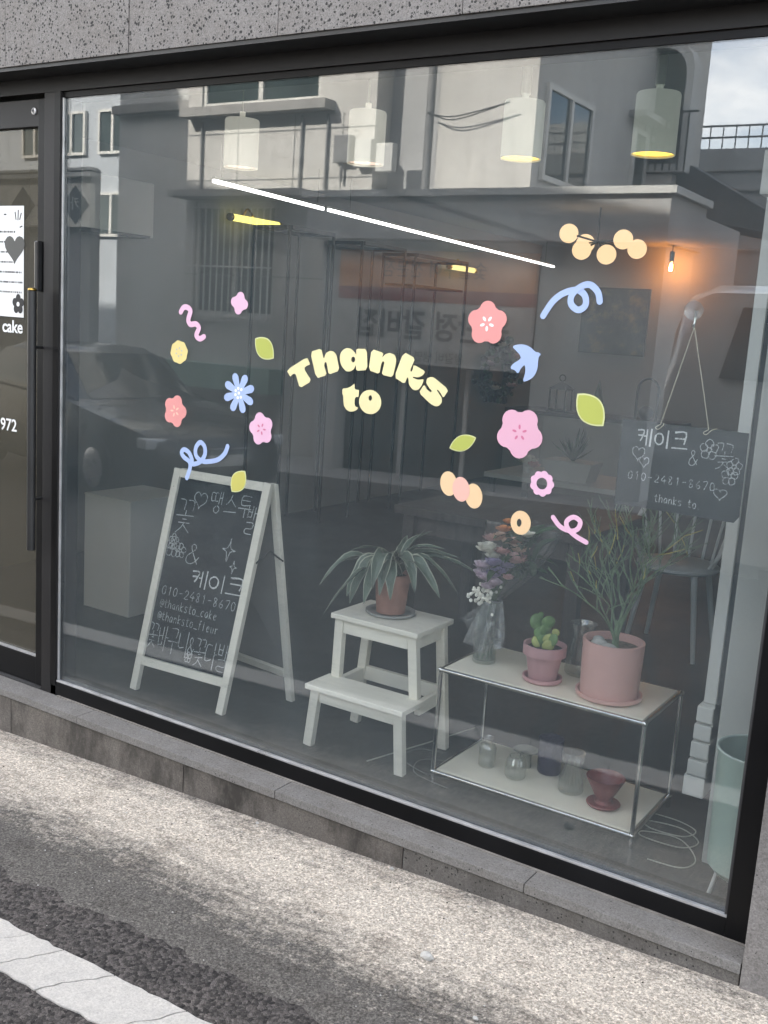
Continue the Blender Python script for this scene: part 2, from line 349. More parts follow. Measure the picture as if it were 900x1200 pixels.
# ------------------------------------------------------------------ mesh helpers
class MB:
    def __init__(s): s.v = []; s.f = []; s.m = []
    def add(s, vs, fs, mi=0):
        k = len(s.v); s.v += [tuple(p) for p in vs]
        s.f += [tuple(i+k for i in f) for f in fs]; s.m += [mi]*len(fs); return s
    def box(s, x0, x1, y0, y1, z0, z1, mi=0):
        v = [(x, y, z) for x in (x0, x1) for y in (y0, y1) for z in (z0, z1)]
        return s.add(v, [(0, 1, 3, 2), (4, 6, 7, 5), (0, 4, 5, 1), (2, 3, 7, 6), (0, 2, 6, 4), (1, 5, 7, 3)], mi)
    def hexa(s, bot, top, mi=0):
        return s.add(list(bot)+list(top), [(3, 2, 1, 0), (4, 5, 6, 7), (0, 1, 5, 4), (1, 2, 6, 5), (2, 3, 7, 6), (3, 0, 4, 7)], mi)
    def bar(s, a, b, w, d, upv=(0, 0, 1), mi=0):
        a = Vector(a); b = Vector(b); t = (b-a).normalized(); u = Vector(upv)
        if abs(t.dot(u)) > .95: u = Vector((0, 1, 0))
        n = t.cross(u).normalized(); q = n.cross(t).normalized()
        bot = [a+n*sx*w/2+q*sy*d/2 for sx, sy in ((-1, -1), (1, -1), (1, 1), (-1, 1))]
        top = [b+n*sx*w/2+q*sy*d/2 for sx, sy in ((-1, -1), (1, -1), (1, 1), (-1, 1))]
        return s.hexa(bot, top, mi)
    def tube(s, path, r, n=8, cap=True, mi=0):
        P = [Vector(p) for p in path]; rs = r if isinstance(r, (list, tuple)) else [r]*len(P)
        k = len(s.v); prev = None
        for i, p in enumerate(P):
            t = (P[min(i+1, len(P)-1)]-P[max(i-1, 0)]).normalized()
            if prev is None:
                u = Vector((0, 0, 1)) if abs(t.z) < .9 else Vector((1, 0, 0))
                u = (u-t*u.dot(t)).normalized()
            else:
                u = (prev-t*prev.dot(t)); u = u.normalized() if u.length > 1e-6 else Vector((1, 0, 0))
            prev = u; w = t.cross(u)
            for j in range(n):
                a = 2*math.pi*j/n; s.v.append(tuple(p+(u*math.cos(a)+w*math.sin(a))*rs[i]))
        fs = []
        for i in range(len(P)-1):
            for j in range(n):
                a = k+i*n+j; b = k+i*n+(j+1) % n; fs.append((a, b, b+n, a+n))
        if cap:
            fs.append(tuple(k+j for j in reversed(range(n)))); fs.append(tuple(k+(len(P)-1)*n+j for j in range(n)))
        s.f += fs; s.m += [mi]*len(fs); return s
    def lathe(s, prof, c=(0, 0, 0), n=24, ribs=0, amp=0, mi=0, cap0=True, cap1=False, M=None):
        k = len(s.v); nr = n
        for r, z in prof:
            for j in range(nr):
                a = 2*math.pi*j/nr; rr = r*(1+(amp*math.cos(ribs*a) if ribs else 0))
                p = Vector((rr*math.cos(a), rr*math.sin(a), z))
                if M: p = M @ p
                s.v.append((c[0]+p.x, c[1]+p.y, c[2]+p.z))
        fs = []
        for i in range(len(prof)-1):
            for j in range(nr):
                a = k+i*nr+j; b = k+i*nr+(j+1) % nr; fs.append((a, b, b+nr, a+nr))
        if cap0: fs.append(tuple(k+j for j in reversed(range(nr))))
        if cap1: fs.append(tuple(k+(len(prof)-1)*nr+j for j in range(nr)))
        s.f += fs; s.m += [mi]*len(fs); return s
    def ball(s, c, r, n=12, m=8, sc=(1, 1, 1), mi=0, M=None):
        prof = [(max(1e-4, math.sin(math.pi*i/m))*r, -math.cos(math.pi*i/m)*r) for i in range(m+1)]
        k = len(s.v); s.lathe(prof, (0, 0, 0), n, mi=mi, cap0=False)
        for i in range(k, len(s.v)):
            p = Vector(s.v[i]); p = Vector((p.x*sc[0], p.y*sc[1], p.z*sc[2]))
            if M: p = M @ p
            s.v[i] = (p.x+c[0], p.y+c[1], p.z+c[2])
        return s
    def poly(s, outer, holes, y, thick, mi=0):
        """plate in the xz plane facing -y"""
        loops = [[Vector((a, 0, b)) for a, b in lp] for lp in [outer]+list(holes)]
        tris = tessellate_polygon(loops); flat = [p for lp in loops for p in lp]; n = len(flat)
        vs = [(p.x, y, p.z) for p in flat]+[(p.x, y+thick, p.z) for p in flat]
        fs = []
        for t in tris:
            a, b, c = (flat[i] for i in t)
            cr = (b.x-a.x)*(c.z-a.z)-(b.z-a.z)*(c.x-a.x)
            t2 = t if cr > 0 else (t[0], t[2], t[1])
            fs.append(tuple(t2)); fs.append(tuple(i+n for i in reversed(t2)))
        k = 0
        for lp in loops:
            L = len(lp)
            for i in range(L):
                j = (i+1) % L; fs.append((k+i, k+j, k+j+n, k+i+n))
            k += L
        return s.add(vs, fs, mi)
    def build(s, name, mats, parent=None, smooth=False, bevel=0, recalc=False):
        me = bpy.data.meshes.new(name); me.from_pydata(s.v, [], s.f)
        ml = mats if isinstance(mats, (list, tuple)) else [mats]
        for m in ml: me.materials.append(m)
        if len(ml) > 1:
            for p, mi in zip(me.polygons, s.m): p.material_index = mi
        if bevel or recalc:
            bm = bmesh.new(); bm.from_mesh(me)
            bmesh.ops.recalc_face_normals(bm, faces=bm.faces)
            if bevel:
                bmesh.ops.bevel(bm, geom=[e for e in bm.edges if e.is_manifold and e.calc_face_angle(0) > .5], offset=bevel, segments=2, affect='EDGES', profile=.6)
            bm.to_mesh(me); bm.free()
        if smooth:
            for p in me.polygons: p.use_smooth = True
            try: me.set_sharp_from_angle(angle=R(40))
            except Exception: pass
        me.update()
        o = bpy.data.objects.new(name, me); COL.objects.link(o)
        if parent: o.parent = parent; o.matrix_parent_inverse = PINV.get(parent.name, Matrix.Identity(4))
        return o
PINV = {}
def tag(o, label=None, cat=None, group=None, kind=None):
    if label: o['label'] = label
    if cat: o['category'] = cat
    if group: o['group'] = group
    if kind: o['kind'] = kind
    return o
def thing(name, label, cat, loc, group=None):
    """Empty at a thing's base; parts are modelled in world coordinates"""
    o = bpy.data.objects.new(name, None); COL.objects.link(o); o.location = loc; o.empty_display_size = .1
    PINV[o.name] = Matrix.Translation(Vector(loc)).inverted()
    return tag(o, label, cat, group)
def copy_tree(o, parent=None):
    c = o.copy(); COL.objects.link(c)
    if parent: c.parent = parent
    for ch in list(o.children): copy_tree(ch, c)
    return c
def struct(o): o['kind'] = 'structure'; return o
def box(name, b, m, parent=None, bevel=0): return MB().box(*b).build(name, m, parent, bevel=bevel)
def crom(pts, n=6):
    P = [Vector(p) for p in pts]; out = []
    for i in range(len(P)-1):
        a = P[max(i-1, 0)]; b = P[i]; c = P[i+1]; d = P[min(i+2, len(P)-1)]
        for k in range(n):
            t = k/n
            out.append(.5*((2*b)+(c-a)*t+(2*a-5*b+4*c-d)*t*t+(3*b-3*c+d-a)*t**3))
    out.append(P[-1]); return out
def text_mesh(txt, size, extrude=.0004, align='CENTER', space=1.0, bold=0.0):
    cu = bpy.data.curves.new('t', 'FONT'); cu.body = txt; cu.size = size; cu.extrude = extrude; cu.align_x = align; cu.align_y = 'CENTER'
    cu.space_character = space; cu.offset = bold; cu.resolution_u = 3
    o = bpy.data.objects.new('t', cu); COL.objects.link(o)
    dg = bpy.context.evaluated_depsgraph_get(); dg.update()
    me = bpy.data.meshes.new_from_object(o.evaluated_get(dg)); bpy.data.objects.remove(o, do_unlink=True); bpy.data.curves.remove(cu)
    return me
def text_obj(name, txt, size, m, loc, facing, parent=None, **kw):
    """flat lettering standing upright; facing=-1 reads from -y, +1 reads from +y"""
    me = text_mesh(txt, size, **kw); me.materials.clear(); me.materials.append(m)
    rot = Matrix.Rotation(R(90), 4, 'X') if facing < 0 else Matrix.Rotation(R(180), 4, 'Z') @ Matrix.Rotation(R(90), 4, 'X')
    me.transform(Matrix.Translation(Vector(loc)) @ rot); me.name = name
    o = bpy.data.objects.new(name, me); COL.objects.link(o)
    if parent: o.parent = parent; o.matrix_parent_inverse = PINV.get(parent.name, Matrix.Identity(4))
    return o
rnd = random.Random(7)
def ground(x): return .109+.0398*x

# ================================================================== GROUND
def sheet(name, x0, x1, y0, y1, dz, m, nx=1):
    mb = MB(); vs = []; fs = []
    for i in range(nx+1):
        x = x0+(x1-x0)*i/nx; vs += [(x, y0, ground(x)+dz), (x, y1, ground(x)+dz)]
    for i in range(nx): fs.append((2*i, 2*i+2, 2*i+3, 2*i+1))
    return mb.add(vs, fs).build(name, m)
struct(sheet('terrain', -200, 200, -200, 200, -.6, M_ASPH))
struct(sheet('road', -60, 60, -60, -.02, 0, M_ASPH))
# concrete strip along the wall, ragged towards the asphalt
mb = MB(); xs = [-30+i*.5 for i in range(50)]+[-5+i*.02 for i in range(300)]+[1+i*.5 for i in range(60)]
vs = []; wob = 0
for x in xs:
    wob = wob*.86+rnd.uniform(-.012, .012); e = -.835-.02*math.sin(x*1.3)+wob-.05*(x+1.4)*(-3 < x < 1)*.6
    vs += [(x, e, ground(x)+.0008), (x, e+.05, ground(x)+.006), (x, -.02, ground(x)+.006)]
fs = []
for i in range(len(xs)-1):
    a = 3*i; fs += [(a, a+3, a+4, a+1), (a+1, a+4, a+5, a+2)]
struct(mb.add(vs, fs).build('pavement', M_APRON))
# painted line, broken by cracks that run slantwise across it
def crack_edge(xc, w=0.0):
    pts = []; y0, y1 = -1.129, -.974
    for i in range(9):
        t = i/8; pts.append((xc+(t-.5)*.11+rr.uniform(-.008, .008)+w, y0+(y1-y0)*t))
    return pts
mb = MB(); cr = [-14, -9.1, -6.3, -4.6, -3.7, -3.3, -2.86, -2.52, -2.29, -2.155, -2.02, -1.84, -1.585, -1.27, -.98, -.52, -.1, .6, 1.4, 3.2, 6, 11]
for a, b in zip(cr[:-1], cr[1:]):
    rr = random.Random(int(a*1000)); L = crack_edge(a, rr.uniform(.0015, .005)); rr = random.Random(int(b*1000)); rr.uniform(0, 1); Rr = crack_edge(b, -.0015)
    k = max(1, int((b-a)/.03)); e0 = []; e1 = []
    rr = random.Random(int(a*77))
    for i in range(1, k):
        t = i/k
        e0.append((Rr[8][0]+(L[8][0]-Rr[8][0])*t, -.974+rr.uniform(-.005, .004)))
        e1.append((L[0][0]+(Rr[0][0]-L[0][0])*t, -1.129+rr.uniform(-.004, .005)))
    loop = L[::-1]+e1+Rr+e0     # ccw seen from above? fixed by tessellation
    flat = [Vector((p[0], p[1], 0)) for p in loop]
    tris = tessellate_polygon([flat]); n = len(flat)
    vs = [(p.x, p.y, ground(p.x)+.0045) for p in flat]+[(p.x, p.y, ground(p.x)+.0005) for p in flat]
    fs = []
    for t in tris:
        A, B, C_ = (flat[i] for i in t); c2 = (B.x-A.x)*(C_.y-A.y)-(B.y-A.y)*(C_.x-A.x)
        fs.append(t if c2 > 0 else (t[0], t[2], t[1]))
    for i in range(n): fs.append((i, (i+1) % n, (i+1) % n+n, i+n))
    mb.add(vs, fs)
struct(mb.build('road_marking', M_PAINT))
# loose grit and a few pebbles
mb = MB()
for i in range(420):
    x = rnd.uniform(-3.5, -.3); y = -.1-abs(rnd.gauss(0, .35)); r = rnd.uniform(.0012, .0035)
    mb.ball((x, y, ground(x)+.006+r*.5), r, 5, 4, (1, rnd.uniform(.6, 1), .6), mi=rnd.choice((0, 0, 1)))
tag(mb.build('grit', [M_STONEW, M_SOIL]), 'fine loose grit scattered on the worn concrete', 'grit', kind='stuff')
for (x, y, r, lab) in ((-1.173, -.451, .016, 'pale pebble lying alone on the worn concrete'), (-.95, -.60, .007, 'small pebble on the grey concrete near the right corner'), (-2.03, -.115, .006, 'tiny white chip on the pavement against the stone step'), (-1.50, -.11, .007, 'tiny white chip below the middle step stone')):
    mb = MB().ball((x, y, ground(x)+.006+r*.5), r, 8, 6, (1.2, .8, .7))
    for i in range(len(mb.v)):
        p = mb.v[i]; mb.v[i] = tuple(c+rnd.uniform(-.12, .12)*r for c in p)
    tag(mb.build('pebble', M_STONEW), lab, 'pebble')

# ================================================================== SHOP BUILDING
shop = thing('shop_building', 'dark grey basalt clad shopfront building with a black metal fascia over the window', 'building', (-3, 0, 0))
H = lambda x: 9.4-.177*(x+15)
# upper storeys set behind the cladding, unseen; top sloped to shape their shadow opposite
x0, x1 = -16, 14
mb = MB().hexa([(x0, -.06, 2.75), (x1, -.06, 2.75), (x1, 9.5, 2.75), (x0, 9.5, 2.75)], [(x0, -.06, H(x0)), (x1, -.06, H(x1)), (x1, 9.5, H(x1)), (x0, 9.5, H(x0))])
mb.build('upper_storeys', M_STONE2, shop)
box('left_shade_block', (-34, -16.01, -.06, 1.2, 2.75, 11.5), M_STONE2, shop)  # unseen block added to shade the left-hand houses across the street
box('wall', (-24, -5.5, .02, 9.5, -1.2, 2.75), M_STONE2, shop)
box('wall', (-.36, 14, .02, 9.5, -.6, 2.75), M_STONE2, shop)
box('wall', (-5.5, -.36, 8.45, 9.5, -.6, 2.75), M_STONE2, shop)
box('wall', (-5.5, -4.33, -.05, .06, -.6, 2.52), M_STONE2, shop)
# cladding above the fascia: separate slabs with open joints
xj = [-2.709+.6205*k for k in range(-6, 8)]
for k in range(len(xj)-1):
    for (za, zb) in ((2.511, 3.13), (3.134, 3.75)):
        mb = MB().box(xj[k]+.0015, xj[k+1]-.0015, -.117-.0012*((k*7) % 3), -.062, za, zb)
        mb.build('stone_tile', M_STONE, shop, bevel=.0012)
box('joint_backing', (-6.4, 2.1, -.1, -.061, 2.513, 3.76), M_MORTAR, shop)
box('fascia', (-4.33, -.36, 0, .1, 2.446, 2.512), M_FASCIA, shop)
box('soffit_strip', (-6.4, 2.1, -.115, .1, 2.5125, 2.5165), M_BLACKM, shop) if False else None
box('soffit_strip', (-4.33, -.3605, -.112, .0, 2.498, 2.5105), M_BLACKM, shop)  # dark strip along the underside of the cladding
# right-hand pilaster: stacked slabs
zz = ground(-.3)-.05
for k, zb in enumerate((.93, 1.86, 2.5105)):
    box('stone_tile', (-.461, .05, -.095, .02, zz, zb-.003), M_STONE2 if False else basalt('basalt_pier_%d' % k, (.225, .212, .20), .4, .25, k*5.0), shop, bevel=.0012); zz = zb
box('wall_return', (-.4765, -.36, .0, .3, -.1, 2.51), M_FRAME, shop)

# plinth under the window: riser slabs, sill slabs
pl = thing('window_plinth', 'low grey basalt step with a pale sill running under the shop window', 'step', (-2, -.05, 0))
rj = [-4.33, -3.335, -2.394, -1.478, -.463]
for k in range(4):
    a, b = rj[k]+.002, rj[k+1]-.002
    mb = MB().hexa([(a, -.088, ground(a)-.03), (b, -.088, ground(b)-.03), (b, .0, ground(b)-.03), (a, .0, ground(a)-.03)], [(a, -.088, .128), (b, -.088, .128), (b, 0, .128), (a, 0, .128)])
    mb.build('riser_stone', basalt('basalt_riser_%d' % k, ((.15, .135, .12), (.15, .135, .118), (.125, .112, .098), (.135, .126, .115))[k], (.2, .12, .35, .8)[k], (.4, .8, 1.0, .4)[k], k*3.0+1), pl, bevel=.0012)
box('mortar_bed', (-4.33, -.463, -.083, .0, ground(-4.3)-.1, .134), M_MORTAR, pl)
sj = [-4.33, -2.943, -1.98, -1.071, -.463]
for k in range(4):
    box('sill_stone', (sj[k]+.0015, sj[k+1]-.0015, -.0935-.001*(k % 2), .105, .1315, .160+.0004*(k % 2)), M_SILL, pl, bevel=.002)
box('sealant_line', (-3.16, -.463, -.008, .0, .1605, .165), plain('grey_sealant', (.20, .185, .165), .7, 0, .2, 20), pl)

# window
win = thing('shop_window', 'large black framed shop window covered in pastel stickers', 'window', (-1.85, .03, .16))
box('bottom_rail', (-3.206, -.533, .0, .1, .1612, .217), M_FRAME, win, bevel=.0015)
box('jamb', (-.533, -.4765, -.0005, .1, .1612, 2.4455), M_FRAME, win, bevel=.0015)
box('mullion', (-3.263, -3.1745, .0, .1, .1612, 2.4455), M_FASCIA, win, bevel=.0015)
box('mullion_cover', (-3.206, -3.175, -.002, .0, .2, 2.4455), M_FRAME, win)
box('top_rail', (-3.1745, -.533, .010, .1, 2.425, 2.4455), M_FRAME, win)
box('glazing_bead', (-3.1745, -.533, .001, .0150, .2172, .2250), M_ALU, win, bevel=.002)
box('glazing_bead', (-3.1743, -3.1665, .006, .0150, .2253, 2.425), M_ALU, win, bevel=.002)
box('glazing_bead', (-.541, -.5335, .004, .0150, .2253, 2.425), M_GASKET, win, bevel=.002)
box('glass_pane', (-3.1742, -.5335, .0155, .0225, .218, 2.4249), M_GLASS, win)
box('gasket', (-3.166, -.543, .024, .04, .2172, .236), M_GASKET, win)
box('gasket', (-.5445, -.5345, .024, .04, .2361, 2.424), M_GASKET, win)

# door
door = thing('shop_door', 'black framed glass shop door with a long bar handle at the left', 'door', (-3.8, .03, .17))
box('stile', (-3.313, -3.268, .012, .055, .17, 2.43), M_FRAME, door, bevel=.002)
box('stile', (-4.28, -4.2, .012, .055, .17, 2.43), M_FRAME, door, bevel=.002)
box('top_panel', (-4.2, -3.313, .014, .055, 2.333, 2.43), M_FASCIA, door, bevel=.002)
box('kick_rail', (-4.2, -3.313, .014, .055, .17, .283), M_FRAME, door, bevel=.002)
box('glazing_bead', (-4.2, -3.3135, .017, .031, .2832, .289), M_ALU, door)
box('glass_pane', (-4.2, -3.3135, .032, .039, .2831, 2.3329), M_DOORGLASS, door)
box('frame_post', (-4.33, -4.285, 0, .1, .16, 2.445), M_FRAME, door)
hd = MB().tube([(-3.271, -.045, .745), (-3.271, -.045, 1.735)], .0165, 16).build('handle', M_BLACKM, door, smooth=True)
for z in (.944, 1.527): MB().tube([(-3.271, -.045, z), (-3.276, .013, z)], .006, 8).build('bracket', M_BLACKM, hd, smooth=True)
for z in (1.74, 1.752): pass
MB().ball((-3.271, -.045, 1.739), .0168, 14, 8, (1, 1, .5)).build('end_cap', M_BRASS, hd, smooth=True)
lk = MB().lathe([(.0125, 0), (.0125, .004), (.007, .006), (.007, .004)], (0, 0, 0), 18, M=Matrix.Rotation(R(90), 3, 'X'))
lk.v = [(x-3.335, y+.013, z+2.387) for x, y, z in lk.v]; lk.build('lock_ring', M_ALU, door, smooth=True)
box('door_latch', (-3.302, -3.282, -.012, .012, 1.735, 1.92), plain('dark_lock', (.05, .05, .05), .25, .5), door, bevel=.004)
box('threshold', (-4.28, -3.268, .0, .1, .1605, .168), M_GASKET, door)

# poster on the door
po = thing('door_poster', 'white paper poster with a dark heart and flower taped on the door glass', 'poster', (-3.514, .03, 1.63))
box('paper', (-3.684, -3.416, .0305, .0312, 1.632, 2.052), M_PAPER, po)
def heart(cx, cz, s, n=28):
    pts = []
    for i in range(n):
        t = 2*math.pi*i/n
        pts.append((cx+s*.06*16*math.sin(t)**3, cz+s*.06*(13*math.cos(t)-5*math.cos(2*t)-2*math.cos(3*t)-math.cos(4*t))))
    return pts
MB().poly(heart(-3.469, 1.895, .062), [], .0296, .0008).build('heart', plain('grey_ink', (.07, .07, .065), .5), po)
for k in range(5):
    a = R(90+72*k); mb = MB(); pts = [(-3.447+.021*math.cos(a)+.0145*math.cos(t*.524), 1.682+.023*math.sin(a)+.0165*math.sin(t*.524)) for t in range(12)]
    mb.poly(pts, [], .0296-.0001*k, .0006).build('flower_petal', M_INK, po)
MB().poly([(-3.447+.009*math.cos(t*.524), 1.682+.009*math.sin(t*.524)) for t in range(12)], [], .0288, .0004).build('flower_centre', M_PAPER, po)
mb = MB()
for k in range(7):
    z = 1.955-.038*k; x = -3.674
    while x < -3.426:
        w = rnd.uniform(.004, .009)
        if not (abs(x+3.405) < .058 and 1.82 < z < 1.97): mb.box(x, x+w, .0300, .0304, z-.0035, z+.0035)
        x += w+rnd.uniform(.002, .007)
tag(mb.build('small_print', M_INK, po), kind='stuff')
for (a, b) in (((-3.461, 2.0), (-3.467, 2.03)), ((-3.450, 1.998), (-3.448, 2.037)), ((-3.440, 2.0), (-3.430, 2.026)), ((-3.440, 1.972), (-3.424, 1.977)), ((-3.534, 2.02), (-3.519, 2.02))):
    MB().bar((a[0], .0302, a[1]), (b[0], .0302, b[1]), .005, .0006, (0, 1, 0)).build('ink_dash', M_INK, po)
tag(text_obj('door_lettering', 'cake', .068, M_VINYLW, (-3.421, .0308, 1.592), -1, align='RIGHT', bold=.0012), 'white lettering ending in cake on the door glass under the poster', 'lettering')
tag(text_obj('door_lettering', '972', .068, M_VINYLW, (-3.455, .0308, 1.203), -1, align='RIGHT', bold=.0008), 'white digits ending in 972 low on the door glass', 'lettering')

# ================================================================== ROOM
struct(box('floor', (-5.4, -.36, .1, 8.5, .05, .154), M_FLOOR))
struct(box('ceiling', (-5.5, -.36, .1, 8.5, 2.66, 2.74), M_CEIL))
struct(box('wall_left', (-5.5, -5.05, .06, 8.5, .1, 2.66), M_PLASTER))
struct(box('wall_back', (-5.05, -.36, 8.2, 8.45, .15, 2.66), M_PLASTER2))
struct(box('wall_right', (-.5, -.37, .3, 8.2, .15, 2.66), M_PLASTER2))
struct(box('beam_front', (-4.33, -.36, .1, .35, 2.5, 2.66), M_CEIL))

# ================================================================== STICKERS ON THE GLASS
YS = .0146
LET = {
'T': [(-2.0991,1.5323),(-2.0198,1.5800),(-2.0059,1.5571),(-2.0198,1.5522),(-2.0277,1.5452),(-2.0257,1.5373),(-1.9970,1.5056),(-2.0426,1.4788),(-2.0605,1.5214),(-2.0664,1.5234),(-2.0763,1.5204),(-2.0823,1.5115)],
'h': [(-2.0079,1.5968),(-1.9662,1.6107),(-1.9533,1.5770),(-1.9474,1.5968),(-1.9315,1.6058),(-1.9166,1.6038),(-1.9057,1.5939),(-1.8908,1.5472),(-1.9315,1.5314),(-1.9394,1.5591),(-1.9434,1.5691),(-1.9493,1.5691),(-1.9513,1.5581),(-1.9384,1.5294),(-1.9791,1.5155)],
'a': [(-1.8670,1.6187),(-1.8511,1.6167),(-1.8382,1.6077),(-1.8313,1.5988),(-1.8323,1.6187),(-1.7936,1.6206),(-1.7867,1.5571),(-1.8273,1.5512),(-1.8313,1.5700),(-1.8372,1.5552),(-1.8511,1.5472),(-1.8660,1.5472),(-1.8809,1.5581),(-1.8898,1.5720),(-1.8928,1.5879),(-1.8898,1.6028),(-1.8809,1.6127)],
'n': [(-1.7757,1.6216),(-1.7321,1.6127),(-1.7361,1.5978),(-1.7261,1.6087),(-1.7103,1.6147),(-1.6924,1.6097),(-1.6855,1.5978),(-1.6855,1.5859),(-1.6934,1.5423),(-1.7341,1.5472),(-1.7281,1.5760),(-1.7271,1.5859),(-1.7331,1.5879),(-1.7380,1.5790),(-1.7420,1.5482),(-1.7827,1.5571)],
'k': [(-1.6607,1.6206),(-1.6190,1.6048),(-1.6339,1.5691),(-1.6299,1.5631),(-1.6249,1.5710),(-1.6230,1.5859),(-1.5813,1.5691),(-1.5892,1.5562),(-1.6051,1.5492),(-1.6220,1.5502),(-1.6230,1.5472),(-1.6051,1.5423),(-1.5843,1.5462),(-1.5892,1.5284),(-1.6001,1.5135),(-1.6130,1.5105),(-1.6240,1.5145),(-1.6349,1.5264),(-1.6378,1.5433),(-1.6418,1.5472),(-1.6507,1.5264),(-1.6884,1.5433)],
's': [(-1.5625,1.5542),(-1.5515,1.5542),(-1.4980,1.5224),(-1.5138,1.4966),(-1.5257,1.5125),(-1.5347,1.5195),(-1.5377,1.5175),(-1.5297,1.5085),(-1.5188,1.4966),(-1.5178,1.4827),(-1.5267,1.4728),(-1.5377,1.4698),(-1.5555,1.4758),(-1.5982,1.5046),(-1.5823,1.5304),(-1.5724,1.5175),(-1.5585,1.5095),(-1.5535,1.5135),(-1.5634,1.5214),(-1.5753,1.5353),(-1.5744,1.5482)],
't': [(-1.8759,1.4927),(-1.8581,1.4956),(-1.8432,1.5026),(-1.8313,1.5125),(-1.8293,1.4966),(-1.8224,1.4937),(-1.8134,1.4946),(-1.8134,1.4718),(-1.8224,1.4718),(-1.8273,1.4659),(-1.8273,1.4510),(-1.8243,1.4431),(-1.8184,1.4401),(-1.8124,1.4401),(-1.8164,1.4331),(-1.8283,1.4262),(-1.8442,1.4242),(-1.8571,1.4292),(-1.8670,1.4411),(-1.8700,1.4589),(-1.8710,1.4708),(-1.8749,1.4758)]}
def soften(pts, cut=.22):
    """round the corners of an outline a little"""
    out = []; n = len(pts)
    for i in range(n):
        p, a, b = Vector(pts[i]), Vector(pts[i-1]), Vector(pts[(i+1) % n])
        out += [tuple(p.lerp(a, cut)), tuple(p.lerp(b, cut))]
    return out
def ellipse(cx, cz, rx, rz, n=24, rot=0):
    c, s = math.cos(rot), math.sin(rot)
    return [(cx+rx*math.cos(t)*c-rz*math.sin(t)*s, cz+rx*math.cos(t)*s+rz*math.sin(t)*c) for t in (2*math.pi*i/n for i in range(n))]
def vinyl(name, col): return plain('vinyl_'+name, col, .5, 0, .02, 6)
V_CREAM = vinyl('cream', (.74, .66, .36)); V_PINK = vinyl('pink', (.66, .37, .46)); V_LPINK = vinyl('light_pink', (.70, .43, .55))
V_CORAL = vinyl('coral', (.68, .28, .26)); V_BLUE = vinyl('blue', (.35, .44, .66)); V_GREEN = vinyl('green', (.40, .43, .09)); V_YEL = vinyl('yellow', (.70, .57, .23))
V_PEACH = vinyl('peach', (.74, .52, .30)); V_SALM = vinyl('salmon', (.74, .43, .35)); V_ROSE = vinyl('rose', (.55, .16, .26)); V_WHITE = vinyl('white', (.85, .84, .82)); V_GREY = vinyl('grey', (.42, .42, .42)); V_PALEG = vinyl('pale_green', (.58, .60, .30))
ws = thing('window_lettering', 'chunky cream letters reading Thanks to on the window glass', 'lettering', (-1.8, YS, 1.42))
for ch in 'Thanks':
    holes = [ellipse(-1.8417, 1.5849, .0075, .009, 12)] if ch == 'a' else []
    MB().poly(soften(LET[ch], .16), holes, YS, .0008).build('letter', V_CREAM, ws)
MB().poly(soften(LET['t'], .16), [], YS, .0008).build('letter', V_CREAM, ws)
MB().poly(ellipse(-1.7698, 1.4609, .041, .037, 28), [ellipse(-1.7698, 1.4733, .0065, .0085, 12)], YS, .0008).build('letter', V_CREAM, ws)
def flower_outline(cx, cz, r, n, pr, rot, sx=1, sz=1, k=9):
    """outline of n round petals of radius pr set at distance r"""
    ang = math.pi/n; out = []
    # where neighbouring petals meet, as seen from a petal's centre
    h = r*math.sin(ang); q = math.sqrt(max(0, pr*pr-h*h)); meet = math.atan2(h, r*math.cos(ang)+q-r) if True else 0
    for i in range(n):
        a = rot+2*math.pi*i/n
        for j in range(k):
            t = -meet+2*meet*j/(k-1)
            x = r*math.cos(a)+pr*math.cos(a+t); z = r*math.sin(a)+pr*math.sin(a+t)
            out.append((cx+x*sx, cz+z*sz))
    res = []
    for p in out:
        if not res or (Vector(p)-Vector(res[-1])).length > 1e-5: res.append(p)
    if (Vector(res[0])-Vector(res[-1])).length < 1e-5: res.pop()
    return res
def flower(label, cx, cz, R0, n, rot, m, dots=None, dn=5, dr=.0, dl=(.004, .007), sx=1, ratio=.60):
    r = R0*ratio; pr = R0-r
    pr = max(pr, R0*math.sin(math.pi/n)/(1+math.sin(math.pi/n))*1.10); r = R0-pr
    t = thing('flower_sticker', label, 'sticker', (cx, YS, cz))
    MB().poly(flower_outline(cx, cz, r, n, pr, rot, sx), [], YS, .0008).build('petals', m, t)
    if dots:
        for i in range(dn):
            a = rot+math.pi/n+2*math.pi*i/dn if dn == n else 2*math.pi*i/dn+.4
            MB().poly(ellipse(cx+dr*math.cos(a), cz+dr*math.sin(a), dl[1], dl[0], 12, a), [], YS-.0006, .0005).build('stamen', dots, t)
    return t
flower('big pink five petal flower sticker with rose stamens right of the lettering', -1.2598, 1.4227, .0725, 5, R(-90+4), V_PINK, V_ROSE, 5, .0165, (.0034, .0068))
flower('coral pink five petal flower sticker with white stamens above the bird sticker', -1.3901, 1.7192, .063, 5, R(92), V_CORAL, V_WHITE, 5, .015, (.004, .0075))
flower('coral flower sticker left of the blue daisy sticker', -2.5843, 1.3526, .057, 5, R(72), V_CORAL, vinyl('lcoral', (.90, .52, .40)), 5, .014, (.003, .007), .95)
flower('pink flower sticker with dark stamens below the blue daisy sticker', -2.1938, 1.3320, .055, 5, R(105), V_LPINK, V_ROSE, 5, .014, (.003, .006), .93)
flower('small yellow scalloped flower sticker with grey dots', -2.5730, 1.5573, .0405, 8, R(10), V_YEL, V_GREY, 6, .014, (.0025, .0035))
t = thing('flower_sticker', 'small pale pink four petal sticker high on the left of the glass', 'sticker', (-2.3275, YS, 1.7352))
MB().poly(flower_outline(-2.3090, 1.7349, .0205, 4, .0165, R(80)), [], YS, .0008).build('petals', V_LPINK, t)
t = thing('daisy_sticker', 'blue eight petal daisy sticker with white dots in its centre', 'sticker', (-2.314, YS, 1.4387))
